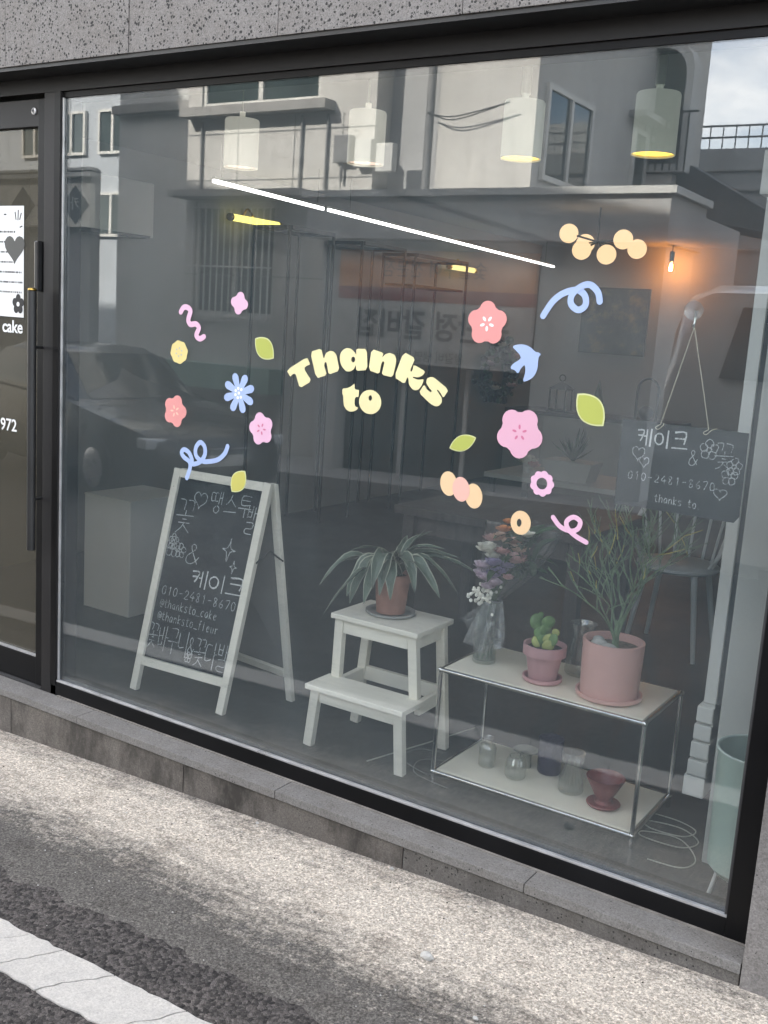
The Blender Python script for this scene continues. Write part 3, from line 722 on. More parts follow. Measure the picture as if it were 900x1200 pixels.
pts = []
for i in range(8):
    a = R(20+45*i)
    for (rr_, da) in ((.027, -R(22)), (.042, -R(17)), (.056, -R(14)), (.065, -R(8)), (.0685, 0), (.065, R(8)), (.056, R(14)), (.042, R(17))):
        pts.append((-2.2956+rr_*math.cos(a+da), 1.4408+rr_*math.sin(a+da)))
MB().poly(pts, [], YS, .0008).build('petals', V_BLUE, t)
for i in range(7):
    a = R(51*i); d = .016 if i else 0
    MB().poly(ellipse(-2.2956+d*math.cos(a), 1.4408+d*math.sin(a), .0052, .0052, 10), [], YS-.0006, .0005).build('stamen', V_WHITE, t)
def leaf(label, a, b, w, m):
    A, B = Vector(a), Vector(b); u = (B-A); n = Vector((-u.y, u.x)).normalized(); pts = []
    for i in range(11): f = i/10; pts.append(tuple(A+u*f+n*w*math.sin(math.pi*f)**.8))
    for i in range(9, 0, -1): f = i/10; pts.append(tuple(A+u*f-n*w*math.sin(math.pi*f)**.8))
    t = thing('leaf_sticker', label, 'sticker', (*[(A.x+B.x)/2], YS, min(A.y, B.y)))
    c = (A+B)/2
    MB().poly(pts, [], YS, .0008).build('rim', V_PALEG, t)
    MB().poly([tuple(c+(Vector(p)-c)*.9) for p in pts], [], YS-.0006, .0005).build('blade', m, t)
leaf('green leaf sticker up and left of the letter T', (-2.2355, 1.6251), (-2.1544, 1.5658), .034, V_GREEN)
leaf('yellow green leaf sticker over the top bar of the chalkboard easel', (-2.3104, 1.1050), (-2.2549, 1.1832), .032, vinyl('lime', (.50, .46, .11)))
leaf('green leaf sticker lying level just left of the big pink flower', (-1.4811, 1.3528), (-1.3953, 1.3935), .023, V_GREEN)
leaf('large green leaf sticker right of the big pink flower', (-1.0982, 1.5472), (-1.0158, 1.4679), .037, V_GREEN)
def stroke_outline(pts, w, n=6):
    P = crom([Vector((a, b, 0)) for a, b in pts], n); return P
def squiggle(label, pts, w, m):
    P = crom([(a, 0, b) for a, b in pts], 7); t = thing('squiggle_sticker', label, 'sticker', (P[0].x, YS, P[0].z))
    mb = MB(); vs = []; n = len(P)
    for i, p in enumerate(P):
        d = (P[min(i+1, n-1)]-P[max(i-1, 0)]).normalized(); q = Vector((-d.z, 0, d.x))*w/2
        yy = YS+.0004*math.sin(i*.9)*0-.00002*i
        vs += [(p.x+q.x, yy, p.z+q.z), (p.x-q.x, yy, p.z-q.z), (p.x+q.x, yy+.0006, p.z+q.z), (p.x-q.x, yy+.0006, p.z-q.z)]
    fs = []
    for i in range(n-1):
        a = 4*i; fs += [(a, a+4, a+5, a+1), (a+2, a+3, a+7, a+6), (a, a+2, a+6, a+4), (a+1, a+5, a+7, a+3)]
    fs += [(0, 1, 3, 2), (4*n-4, 4*n-2, 4*n-1, 4*n-3)]
    mb.add(vs, fs)
    for p, y in ((P[0], YS+.00003), (P[-1], YS-.00002*n-.00003)): mb.poly(ellipse(p.x, p.z, w/2, w/2, 14), [], y, .0005)
    mb.build('stroke', m, t)
squiggle('pink wavy squiggle sticker at the upper left of the glass', [(-2.5704,1.6940),(-2.5585,1.7089),(-2.5416,1.7109),(-2.5257,1.6990),(-2.5337,1.6692),(-2.5227,1.6544),(-2.4989,1.6573),(-2.4841,1.6444),(-2.4940,1.6196),(-2.4781,1.6087),(-2.4592,1.6167)], .0185, V_LPINK)
squiggle('blue double loop squiggle sticker above the chalkboard easel', [(-2.5188,1.1246),(-2.5049,1.1613),(-2.5089,1.1832),(-2.5337,1.1951),(-2.5465,1.2099),(-2.5346,1.2228),(-2.5118,1.2149),(-2.4969,1.1931),(-2.4950,1.1772),(-2.4612,1.1871),(-2.4374,1.2149),(-2.4394,1.2447),(-2.4602,1.2566),(-2.4791,1.2347),(-2.4751,1.2070),(-2.4464,1.1931),(-2.4096,1.1970),(-2.3729,1.2089),(-2.3452,1.2328),(-2.3343,1.2576)], .0165, V_BLUE)
squiggle('blue single loop squiggle sticker near the round globe lamps', [(-1.2202,1.7486),(-1.1954,1.7883),(-1.1646,1.8121),(-1.1269,1.8210),(-1.1041,1.8071),(-1.1002,1.7823),(-1.1190,1.7694),(-1.1408,1.7833),(-1.1408,1.8081),(-1.1170,1.8309),(-1.0912,1.8359),(-1.0684,1.8181),(-1.0605,1.7942)], .0175, V_BLUE)
squiggle('pink curl sticker at the lower right of the sticker group', [(-1.1349,1.2000),(-1.1111,1.1772),(-1.0793,1.1703),(-1.0585,1.1802),(-1.0545,1.2010),(-1.0744,1.2099),(-1.0932,1.1951),(-1.0873,1.1752),(-1.0625,1.1584),(-1.0307,1.1464)], .0135, V_LPINK)
BIRD = [(-1.3060,1.6600),(-1.2919,1.6662),(-1.2718,1.6685),(-1.2510,1.6631),(-1.2323,1.6488),(-1.2256,1.6498),(-1.2147,1.6443),(-1.2222,1.6386),(-1.2231,1.6251),(-1.2222,1.6044),(-1.2304,1.5829),(-1.2476,1.5699),(-1.2645,1.5643),(-1.2587,1.5884),(-1.2591,1.6041),(-1.2634,1.6127),(-1.2728,1.6015),(-1.2806,1.5851),(-1.2910,1.5959),(-1.3072,1.5988),(-1.2975,1.6144),(-1.2819,1.6229),(-1.2755,1.6296),(-1.2800,1.6398),(-1.2926,1.6489)]
tag(MB().poly(soften(BIRD, .25), [], YS, .0008).build('bird_sticker', V_BLUE), 'light blue bird sticker below the coral flower sticker', 'sticker')
t = thing('bow_sticker', 'sticker of three overlapping peach ovals below the level leaf sticker', 'sticker', (-1.4427, YS, 1.2))
for (x, z, m, dy) in ((-1.4742, 1.2484, V_PEACH, 0), (-1.3883, 1.2235, V_PEACH, .0001), (-1.4312, 1.2376, V_SALM, -.0006)):
    MB().poly(ellipse(x, z, .0285, .0365, 24, R(12)), [], YS+dy, .0005).build('oval', m, t)
tag(MB().poly(flower_outline(-1.1778, 1.2893, .0255, 9, .0112, 0), [ellipse(-1.1778, 1.2893, .0165, .0165, 18)], YS, .0008).build('ring_sticker', V_LPINK), 'pink scalloped ring sticker above the bouquet', 'sticker')
tag(MB().poly(ellipse(-1.2320, 1.1691, .0315, .0345, 28), [ellipse(-1.2366, 1.1683, .0075, .0115, 14)], YS, .0008).build('disc_sticker', V_PEACH), 'peach oval sticker with a small hole in front of the bouquet', 'sticker')

# ================================================================== CHALK HANDWRITING
def circ(cx, cy, rx, ry, n=12): return [(cx+rx*math.sin(2*math.pi*i/n), cy+ry*math.cos(2*math.pi*i/n)) for i in range(n+1)]
G = {
'꽃': [[(.1,.97),(.42,.95),(.38,.7)],[(.55,.97),(.9,.95),(.85,.68)],[(.5,.68),(.5,.52)],[(.02,.48),(.98,.52)],[(.4,.42),(.62,.42)],[(.2,.3),(.82,.31)],[(.52,.3),(.38,.14),(.12,0)],[(.5,.24),(.88,.02)]],
'케': [[(.02,.85),(.42,.87),(.36,.55),(.2,.28)],[(.05,.58),(.4,.6)],[(.44,.56),(.62,.57)],[(.62,.95),(.6,.05)],[(.88,1),(.87,0)]],
'이': [circ(.3,.5,.26,.3),[(.85,1),(.84,0)]],
'크': [[(.15,.93),(.82,.97),(.76,.35)],[(.18,.62),(.78,.66)],[(.0,.1),(1,.13)]],
'땡': [[(.3,.9),(.05,.9),(.05,.55),(.3,.55)],[(.56,.9),(.34,.9),(.34,.55),(.57,.56)],[(.68,1),(.68,.4)],[(.68,.7),(.88,.7)],[(.88,1),(.88,.4)],circ(.55,.16,.19,.16)],
'스': [[(.5,.95),(.35,.65),(.12,.45)],[(.45,.78),(.88,.45)],[(0,.15),(1,.17)]],
'투': [[(.85,.98),(.2,.98),(.2,.6),(.88,.62)],[(.2,.79),(.8,.8)],[(0,.42),(1,.44)],[(.5,.42),(.5,0)]],
'바': [[(.08,.9),(.1,.2)],[(.48,.9),(.48,.2)],[(.08,.55),(.48,.57)],[(.1,.2),(.48,.22)],[(.75,1),(.75,0)],[(.75,.55),(1,.55)]],
'구': [[(.15,.95),(.82,.96),(.75,.6)],[(0,.45),(1,.47)],[(.5,.45),(.5,0)]],
'니': [[(.08,.85),(.1,.3),(.55,.38)],[(.85,1),(.85,0)]],
'다': [[(.5,.85),(.08,.83),(.08,.3),(.58,.34)],[(.76,1),(.76,0)],[(.76,.55),(1,.55)]],
'발': [[(.08,1),(.08,.6)],[(.45,1),(.45,.6)],[(.08,.8),(.45,.8)],[(.08,.6),(.45,.6)],[(.72,1),(.72,.5)],[(.72,.75),(.97,.75)],[(.15,.4),(.75,.42),(.75,.22),(.18,.2),(.18,.02),(.82,.04)]],
'&': [[(.95,.05),(.3,.72),(.38,.95),(.6,.9),(.58,.68),(.15,.35),(.15,.1),(.45,0),(.75,.15),(.95,.42)]],
'0': [circ(.45,.5,.34,.46)], '1': [[(.35,.75),(.55,.98),(.5,.02)]], '2': [[(.1,.75),(.35,.97),(.7,.85),(.65,.55),(.1,.05),(.85,.08)]],
'4': [[(.6,.98),(.08,.35),(.9,.4)],[(.62,.6),(.58,0)]], '6': [[(.65,.97),(.2,.5),(.2,.15),(.5,.02),(.75,.22),(.6,.45),(.22,.35)]],
'7': [[(.1,.92),(.8,.97),(.35,0)]], '8': [[(.7,.8),(.4,.98),(.18,.78),(.7,.3),(.5,.02),(.2,.22),(.7,.8)]], '-': [[(.15,.5),(.75,.52)]], '_': [[(0,.02),(.9,.0)]], '.': [[(.3,.02),(.4,.06)]], ' ': [],
't': [[(.4,.95),(.38,.15),(.6,.05),(.75,.12)],[(.08,.66),(.75,.7)]], 'h': [[(.15,1),(.15,.02)],[(.15,.4),(.45,.62),(.68,.5),(.7,.02)]],
'a': [[(.7,.55),(.4,.65),(.12,.35),(.3,.05),(.62,.2),(.7,.55),(.72,.05)]], 'n': [[(.15,.62),(.15,.02)],[(.15,.42),(.45,.62),(.68,.5),(.7,.02)]],
'k': [[(.15,1),(.15,.02)],[(.65,.65),(.17,.35),(.7,.02)]], 's': [[(.7,.6),(.35,.65),(.2,.48),(.62,.25),(.5,.03),(.1,.08)]], 'o': [circ(.42,.33,.3,.31)],
'c': [[(.7,.55),(.4,.65),(.12,.35),(.32,.05),(.7,.12)]], 'e': [[(.15,.35),(.68,.42),(.45,.65),(.15,.4),(.3,.05),(.7,.12)]], 'f': [[(.7,.9),(.45,.97),(.38,0)],[(.12,.6),(.65,.62)]],
'l': [[(.35,1),(.35,.05)]], 'u': [[(.15,.62),(.18,.1),(.5,.05),(.66,.3),(.68,.62),(.7,.02)]], 'r': [[(.2,.62),(.2,.02)],[(.2,.4),(.4,.6),(.68,.58)]],
'@': [circ(.5,.42,.16,.2), [(.66,.55),(.68,.25),(.9,.3),(.92,.6),(.6,.88),(.2,.75),(.05,.4),(.25,.05),(.7,0)]],
}
FLOWER = [circ(.5,.5,.12,.12,8)]+[circ(.5+.3*math.cos(R(72*k+18)), .5+.3*math.sin(R(72*k+18)), .2, .2, 9) for k in range(5)]
HEART = [[(a*.5+.5, b*.5+.5) for a, b in heart(0, 0, 1.0, 20)]]; HEART[0].append(HEART[0][0])
STAR = [[(.5,1),(.6,.6),(.95,.5),(.6,.4),(.5,0),(.4,.4),(.05,.5),(.4,.6),(.5,1)]]
def chalk(name, parent, frame, items, w, m, jit=.02, seed=1):
    """strokes drawn as thin ridges of chalk. frame(u,v)->(point) maps board metres to space, items: (glyph strokes, u, v, width, height, slant)"""
    rg = random.Random(seed); mb = MB()
    for strokes, u, v, gw, gh, sl in items:
        for st in strokes:
            pts = [(u+gw*(a+rg.uniform(-jit, jit)+sl*b), v+gh*(b+rg.uniform(-jit, jit))) for a, b in st]
            if len(pts) > 2: pts = [(p.x, p.y) for p in crom([(a, b, 0) for a, b in pts], 3)]
            n = len(pts); vs = []
            for i, (a, b) in enumerate(pts):
                p0 = Vector(pts[max(i-1, 0)]); p1 = Vector(pts[min(i+1, n-1)]); d = (p1-p0)
                d = d.normalized() if d.length > 1e-9 else Vector((1, 0)); q = Vector((-d.y, d.x))*w*.5*rg.uniform(.65, 1.2)
                vs += [frame(a+q.x, b+q.y), frame(a-q.x, b-q.y)]
            mb.add(vs, [(2*i, 2*i+1, 2*i+3, 2*i+2) for i in range(n-1)])
    return tag(mb.build(name, m, parent, recalc=True), kind='stuff')
def line(txt, u, v, w, h, adv=1.05, rise=0.0, slant=0.0):
    return [(G[c], u+i*w*adv, v+i*rise, w, h, slant) for i, c in enumerate(txt)]

# ---------------------------------------------------------------- chalkboard easel
FL, FR, TL, TR = Vector((-3.034, .272, .154)), Vector((-2.556, .302, .154)), Vector((-2.972, .432, 1.068)), Vector((-2.480, .446, 1.068))
BLf, BRf = Vector((-2.925, .66, .154)), Vector((-2.445, .605, .154))
ea = thing('chalkboard_easel', 'white wooden A-frame chalkboard with handwritten Korean standing at the left', 'sign board', (-2.75, .45, .154))
uax = (TR-TL).normalized(); vax = (TL-FL).normalized(); nax = uax.cross(vax).normalized()
if nax.y > 0: nax = -nax
def easel_bar(name, a, b, w=.034, d=.024): return MB().bar(a, b, w, d, nax).build(name, M_WHITEWOOD, ea, bevel=.002)
easel_bar('leg', FL+uax*.017, TL+uax*.017); easel_bar('leg', FR-uax*.017, TR-uax*.017)
easel_bar('top_bar', TL+uax*.0345-vax*.017, TR-uax*.0345-vax*.017)
lo0 = FL+(TL-FL)*.135; lo1 = FR+(TR-FR)*.135
easel_bar('lower_bar', lo0+uax*.0345, lo1-uax*.0345)
f0 = FL+(TL-FL)*.155+uax*.03; f1 = FR+(TR-FR)*.155-uax*.03; f2 = TR-vax*.03-uax*.03; f3 = TL-vax*.03+uax*.03
MB().hexa([f0, f1, f1-nax*.006, f0-nax*.006], [f3, f2, f2-nax*.006, f3-nax*.006]).build('chalkboard', M_BLACKBOARD, ea, recalc=True)
# back leaf
bn = (BRf-BLf).cross(TL-BLf).normalized()
tb0, tb1 = TL-nax*.028, TR-nax*.028
MB().bar(BLf+uax*.017, tb0+uax*.017, .034, .02, bn).build('back_leg', M_WHITEWOOD, ea, bevel=.002)
MB().bar(BRf-uax*.017, tb1-uax*.017, .034, .02, bn).build('back_leg', M_WHITEWOOD, ea, bevel=.002)
q0 = BLf.lerp(tb0, .13); q1 = BRf.lerp(tb1, .13)
MB().bar(q0+uax*.035, q1-uax*.035, .03, .02, bn).build('back_bar', M_WHITEWOOD, ea, bevel=.002)
g0 = BLf.lerp(tb0, .15)+uax*.03; g1 = BRf.lerp(tb1, .15)-uax*.03; g2 = BRf.lerp(tb1, .98)-uax*.03; g3 = BLf.lerp(tb0, .98)+uax*.03
MB().hexa([g0, g1, g1+Vector((0, .005, 0)), g0+Vector((0, .005, 0))], [g3, g2, g2+Vector((0, .005, 0)), g3+Vector((0, .005, 0))]).build('back_panel', plain('grey_hardboard', (.15, .145, .135), .8), ea, recalc=True)
m0 = FR.lerp(TR, .66); m1 = BRf.lerp(tb1, .66); mid = (m0+m1)/2+Vector((0, 0, .045))
MB().tube([m0, mid, m1], .004, 6).build('hinge_stay', M_BLACKM, ea)
org = f3.copy(); bw = (f2-f3).length; bh = (f3-f0).length; bux = (f2-f3).normalized(); bvx = (f0-f3).normalized()
def EF(u, v): p = org+bux*(u*bw)+bvx*((1-v)*bh)+nax*.0012; return tuple(p)
it = [(G['꽃'], .045, .70, .22, .185, .0), (HEART, .22, .845, .16, .10, 0)]
it += line('땡스투', .42, .84, .15, .115, 1.1, 0, 0)+[(G['발'], .85, .76, .12, .15, .12), (FLOWER, .0, .56, .17, .115, 0), (FLOWER, .12, .565, .13, .08, 0), (FLOWER, .02, .60, .12, .09, 0), (G['&'], .25, .545, .17, .115, .1), (STAR, .65, .60, .17, .125, .08), (STAR, .78, .545, .09, .07, .08)]
chalk('chalk_drawing', ea, EF, it, .010/1, M_CHALK, .03, 3) if False else None
def EFm(u, v): return EF(u/bw, v/bh)
def scale_items(items): return [(s, u*bw, v*bh, w*bw, h*bh, sl) for s, u, v, w, h, sl in items]
chalk('chalk_drawing', ea, EFm, scale_items(it), .0038, M_CHALK, .025, 3)
it2 = line('케이크', .38, .43, .20, .10, 1.05, 0, 0)
chalk('chalk_heading', ea, EFm, scale_items(it2), .0068, M_CHALKW, .012, 4)
it3 = line('010-2481-8670', .06, .355, .062, .05, 1.12, .0) + line('@thanksto_cake', .07, .285, .05, .05, 1.0) + line('@thanksto_fleur', .07, .215, .05, .05, 1.0)
chalk('chalk_lines', ea, EFm, scale_items(it3), .0028, M_CHALK, .03, 5)
it4 = line('꽃바구니', .0, .055, .125, .14, 1.02, 0, .0) + [(G['&'], .50, .07, .08, .10, 0), (FLOWER, .49, .03, .08, .06, 0)] + line('꽃다발', .585, .03, .135, .145, 1.0)
chalk('chalk_footer', ea, EFm, scale_items(it4), .0036, M_CHALK, .03, 6)

# ---------------------------------------------------------------- hanging chalkboard and sucker hook
hb = thing('hanging_chalkboard', 'small black chalkboard with cake and flower writing hung on string at the right', 'sign board', (-.81, 0.0410, 1.26))
pts = [(-.972, 1.492), (-.642, 1.488), (-.640, 1.275), (-.652, 1.258), (-.972, 1.262)]
MB().poly(pts, [], 0.0370, .005).build('board', M_BLACKBOARD, hb)
HBm = lambda u, v: (-.972+u, 0.0362, 1.26+v)
it = line('케이크', .045, .165, .042, .048, 1.12)
chalk('chalk_heading', hb, HBm, it, .0046, M_CHALKW, .015, 8)
it = [(G['꽃'], .252, .128, .05, .07, 0), (G['&'], .187, .13, .024, .042, 0), (FLOWER, .213, .15, .048, .052, 0), (FLOWER, .285, .118, .04, .045, 0), (FLOWER, .275, .092, .042, .045, 0), (HEART, .035, .125, .036, .042, 0), (HEART, .058, .108, .026, .032, 0), (HEART, .26, .05, .036, .034, 0)]
it += line('010-2481-8670', .030, .074, .016, .022, 1.14, -.0002) + line('thanks to..', .108, .022, .0135, .022, .95, -.0003)
chalk('chalk_lines', hb, HBm, it, .0022, M_CHALK, .03, 9)
for (x, s) in ((-.868, -1), (-.742, 1)):
    P = crom([(-.8095, 0.0375, 1.742), ((x-.8095)/2+(0), 0.0375, 1.615), (x, 0.0355, 1.487)], 6)
    MB().tube(P, .0011, 6).build('string', M_STRING, hb, smooth=True)
    K = crom([(x, 0.0350, 1.487), (x-.012, 0.0345, 1.478), (x-.004, 0.0340, 1.474), (x+.008, 0.0340, 1.486), (x+.022*max(s, .4), 0.0340, 1.492)], 5)
    MB().tube(K, .0012, 5).build('knot', M_STRING, hb, smooth=True)
sk = thing('suction_hook', 'clear suction cup with a hook stuck inside the glass above the hanging board', 'hook', (-.812, 0.0250, 1.78))
rx = Matrix.Rotation(R(-90), 3, 'X')
mb = MB().lathe([(.0245, 0), (.024, .002), (.016, .005), (.008, .009), (.008, .016), (.0005, .017)], (-.812, 0.0238, 1.783), 28, M=rx); mb.build('cup', clear('sucker_plastic', .10, (.86, .87, .84), .05, 0, 30, .05, (.5, .5, .47)), sk, smooth=True)
MB().tube(crom([(-.812, 0.0390, 1.783), (-.812, 0.0450, 1.77), (-.812, 0.0430, 1.752), (-.812, 0.0370, 1.742), (-.812, 0.0330, 1.749)], 5), .0026, 8).build('hook', M_CHROME, sk, smooth=True)

# ================================================================== FURNITURE BY THE WINDOW
ZF = .154
st = thing('step_stool', 'white painted wooden two step stool carrying a potted plant', 'step stool', (-1.94, .45, ZF))
def wbar(name, a, b, w, d, upv=(0, 1, 0), par=st): return MB().bar(a, b, w, d, upv).build(name, M_WHITEWOOD, par, bevel=.0025)
box('top_step', (-2.108, -1.738, .352, .612, .634, .654), M_WHITEWOOD, st, bevel=.004)
box('lower_step', (-2.134, -1.716, .250, .404, .384, .404), M_WHITEWOOD, st, bevel=.004)
for s, (xt, xf) in ((-1, (-2.078, -2.137)), (1, (-1.768, -1.737))):
    wbar('leg', (xf, .604, ZF), (xt, .575, .634), .036, .028)                  # rear, floor to top
    wbar('leg', (xf, .300, ZF), (xt-.012*(-s)*0+(-.022 if s < 0 else .022), .282, .384), .036, .028)   # front, floor to step
    wbar('leg', (xt-(.018 if s < 0 else -.012), .398, .404), (xt, .378, .634), .036, .028)            # step to top
    wbar('side_rail', (xt+(-.02 if s < 0 else .02), .405, .365), ((xt+xf)/2, .578, .365), .022, .05, (0, 0, 1))
    wbar('side_rail', (xt, .397, .607), (xt, .56, .607), .02, .048, (0, 0, 1))
wbar('front_apron', (-2.06, .378, .608), (-1.786, .378, .608), .02, .05, (0, 0, 1))
wbar('front_apron', (-2.083, .285, .360), (-1.765, .285, .360), .02, .046, (0, 0, 1))
wbar('rear_rail', (-2.098, .592, .37), (-1.764, .592, .37), .02, .055, (0, 0, 1))
wbar('rear_rail', (-2.06, .578, .607), (-1.786, .578, .607), .02, .046, (0, 0, 1))

def pot_profile(r0, r1, h, rim=0.0, rimh=.0, t=.006):
    p = [(r0, 0)]
    if rim: p += [(r1-(r1-r0)*rimh/h, h-rimh), (r1+rim, h-rimh), (r1+rim, h), (r1+rim-t, h), (r1-t-.002, h-.02)]
    else: p += [(r0+.004, .004), (r1, h-.003), (r1-.002, h), (r1-t, h), (r1-t, h-.02)]
    return p
def saucer_profile(r, h): return [(r*.86, 0), (r, h*.4), (r, h), (r-.006, h), (r*.84, h*.45)]
# ---- variegated strap-leaf plant
pp = thing('potted_plant', 'drooping striped leaf plant in a terracotta pot on the step stool', 'plant', (-1.945, .50, .654))
c = (-1.945, .50)
MB().lathe(saucer_profile(.092, .014), (c[0], c[1], .6545), 36, cap1=False).build('saucer', plain('grey_saucer', (.30, .30, .28), .7), pp, smooth=True)
MB().lathe(pot_profile(.053, .066, .148, .0035, .03), (c[0], c[1], .6625), 36).build('pot', M_TERRA, pp, smooth=True)
MB().lathe([(.061, 0), (.001, .004)], (c[0], c[1], .795), 20, cap0=False).build('soil', M_SOIL, pp)
def strap_leaf(base, az, L, rise, droop, w, twist, n=14, kink=.34):
    """lance-shaped folded leaf: rises, bends over at the kink, then hangs"""
    P = []; p = Vector(base); el = rise; d = Vector((math.cos(az), math.sin(az), 0)); wt = [math.exp(-((i/n-kink)/.13)**2)+.12 for i in range(n+1)]; sw = sum(wt)
    for i in range(n+1):
        P.append(p.copy()); p = p+(d*math.cos(el)+Vector((0, 0, 1))*math.sin(el))*L/n; el = max(el-droop*wt[i]/sw, R(-88))
    mb = MB(); side0 = Vector((-math.sin(az), math.cos(az), 0)); vs = []
    for i, q in enumerate(P):
        f = i/n; ww = w*max(.05, math.sin(math.pi*min(1, .06+.94*f)**.75)**.75)*(1+.10*math.sin(f*17+az*3)); t = (P[min(i+1, n)]-P[max(i-1, 0)]).normalized()
        s_ = (Matrix.Rotation(twist*f, 3, t) @ side0); nn = t.cross(s_)
        for off in (-1, -.84, 0, .84, 1): vs.append(q+s_*ww*off*.94+nn*ww*(.42*abs(off)+.06*math.sin(f*23+off*4)))
    mb.v = [tuple(x) for x in vs]
    for i in range(n):
        for k in range(4):
            a = i*5+k; mb.f.append((a, a+1, a+6, a+5)); mb.m.append((1, 0, 0, 1)[k])
    return mb
rl = random.Random(21)
# directions chosen after the plant in the picture: leaves hang left, front and right
spec = [(182, .33, 34, 95, .020), (196, .30, 48, 128, .026), (208, .30, 58, 140, .027), (222, .31, 56, 142, .026), (240, .29, 66, 150, .026), (256, .30, 68, 154, .028), (272, .24, 60, 140, .025), (288, .21, 50, 120, .022), (304, .25, 62, 132, .023),
        (322, .31, 52, 112, .022), (338, .33, 46, 100, .021), (352, .34, 38, 62, .024), (4, .33, 42, 70, .026), (16, .28, 52, 66, .022), (40, .24, 66, 60, .018), (75, .22, 70, 60, .018), (150, .24, 62, 85, .02), (172, .26, 52, 80, .02), (230, .20, 76, 120, .02), (330, .20, 74, 95, .018), (2, .20, 78, 30, .012), (212, .38, 30, 88, .018), (346, .24, 70, 75, .02)]
for az, L, ri, dr, w in spec:
    b = (c[0]+rl.uniform(-.02, .02), c[1]+rl.uniform(-.02, .02), .80)
    strap_leaf(b, R(az+32+rl.uniform(-7, 7)), L*rl.uniform(.92, 1.06), R(ri), R(dr), w*1.08, rl.uniform(-.9, .9), 14, rl.uniform(.26, .46)).build('leaf', [M_LEAFC, M_LEAFE], pp, smooth=True)

# ---- tubular shelf
sh = thing('display_shelf', 'two tier low shelf with chrome tube frame and ivory boards', 'shelf', (-1.27, .5, ZF))
X0, X1, Y0, Y1, ZA, ZB = -1.622, -.908, .326, .688, .193, .560
rt = .0075
for x in (X0, X1):
    for y in (Y0, Y1):
        MB().tube([(x, y, ZF), (x, y, ZB)], rt, 12).build('leg', M_CHROME, sh, smooth=True)
        for z in (ZA, ZB): MB().ball((x, y, z), .0105, 12, 8).build('joint', M_CHROME, sh, smooth=True)
for z in (ZA, ZB):
    for y in (Y0, Y1): MB().tube([(X0, y, z), (X1, y, z)], rt, 10).build('rail', M_CHROME, sh, smooth=True)
    for x in (X0, X1): MB().tube([(x, Y0, z), (x, Y1, z)], rt, 10).build('rail', M_CHROME, sh, smooth=True)
box('lower_board', (X0+.009, X1-.009, Y0+.009, Y1-.009, ZA-.002, ZA+.0085), M_SHELF, sh, bevel=.002)
box('top_board', (X0+.009, X1-.009, Y0+.009, Y1-.009, ZB-.002, ZB+.0085), M_SHELF, sh, bevel=.002)
ZT = ZB+.0088; ZL = ZA+.0088

# ---- vases and cups on the lower board
def glass_thing(name, label, cat, prof, xy, m, ribs=0, amp=0):
    t = thing(name, label, cat, (xy[0], xy[1], ZL))
    MB().lathe(prof, (xy[0], xy[1], ZL), 60 if ribs else 32, ribs, amp).build('body', m, t, smooth=True)
    return t
t = glass_thing('glass_bottle', 'small clear glass bottle vase at the left of the lower board', 'vase', [(.027, 0), (.030, .004), (.030, .068), (.026, .078), (.015, .086), (.014, .098), (.0185, .106), (.0165, .106), (.012, .098), (.0125, .087), (.024, .076), (.0275, .066), (.0275, .006), (.001, .005)], (-1.492, .475), M_RIB)
MB().lathe([(.0185, .104), (.0195, .106), (.0185, .108), (.0165, .106)], (-1.492, .475, ZL), 28, cap0=False).build('lip', M_RIB, t, smooth=True)
glass_thing('ribbed_vase', 'squat ribbed clear glass vase second from the left', 'vase', [(.030, 0), (.036, .010), (.036, .045), (.030, .066), (.024, .074), (.0245, .080), (.022, .080), (.0215, .073), (.028, .062), (.033, .044), (.033, .008), (.001, .006)], (-1.372, .455), M_RIB, 16, .06)
t = thing('saucer_dish', 'shallow pale dish standing behind the squat ribbed vase', 'dish', (-1.385, .56, ZL))
MB().lathe([(.022, 0), (.02, .05), (.045, .062), (.043, .064), (.016, .052)], (-1.385, .56, ZL), 28).build('bowl', plain('sage_dish', (.22, .22, .18), .5), t, smooth=True)
glass_thing('purple_cup', 'dark purple glass tumbler in the middle of the lower board', 'cup', [(.038, 0), (.042, .006), (.044, .125), (.0415, .125), (.0395, .01), (.001, .008)], (-1.300, .575), M_PURPLE)
t = glass_thing('ribbed_vase', 'ribbed clear glass vase with a flared collar beside the red dripper', 'vase', [(.036, 0), (.042, .010), (.040, .045), (.028, .085), (.026, .095), (.036, .105), (.0375, .14), (.0345, .14), (.033, .108), (.0235, .096), (.0255, .084), (.037, .045), (.039, .012), (.001, .007)], (-1.178, .478), M_RIB, 18, .055)
t = thing('coffee_dripper', 'dark red ribbed coffee dripper at the right of the lower board', 'dripper', (-1.052, .452, ZL))
MB().lathe([(.040, 0), (.052, .004), (.056, .010), (.054, .013), (.030, .012), (.026, .022)], (-1.052, .452, ZL), 36, cap0=True).build('base_plate', M_RED, t, smooth=True)
MB().lathe([(.024, .020), (.028, .03), (.062, .095), (.063, .100), (.060, .100), (.024, .032), (.001, .03)], (-1.052, .452, ZL), 36, cap0=False).build('cone', M_RED, t, smooth=True)

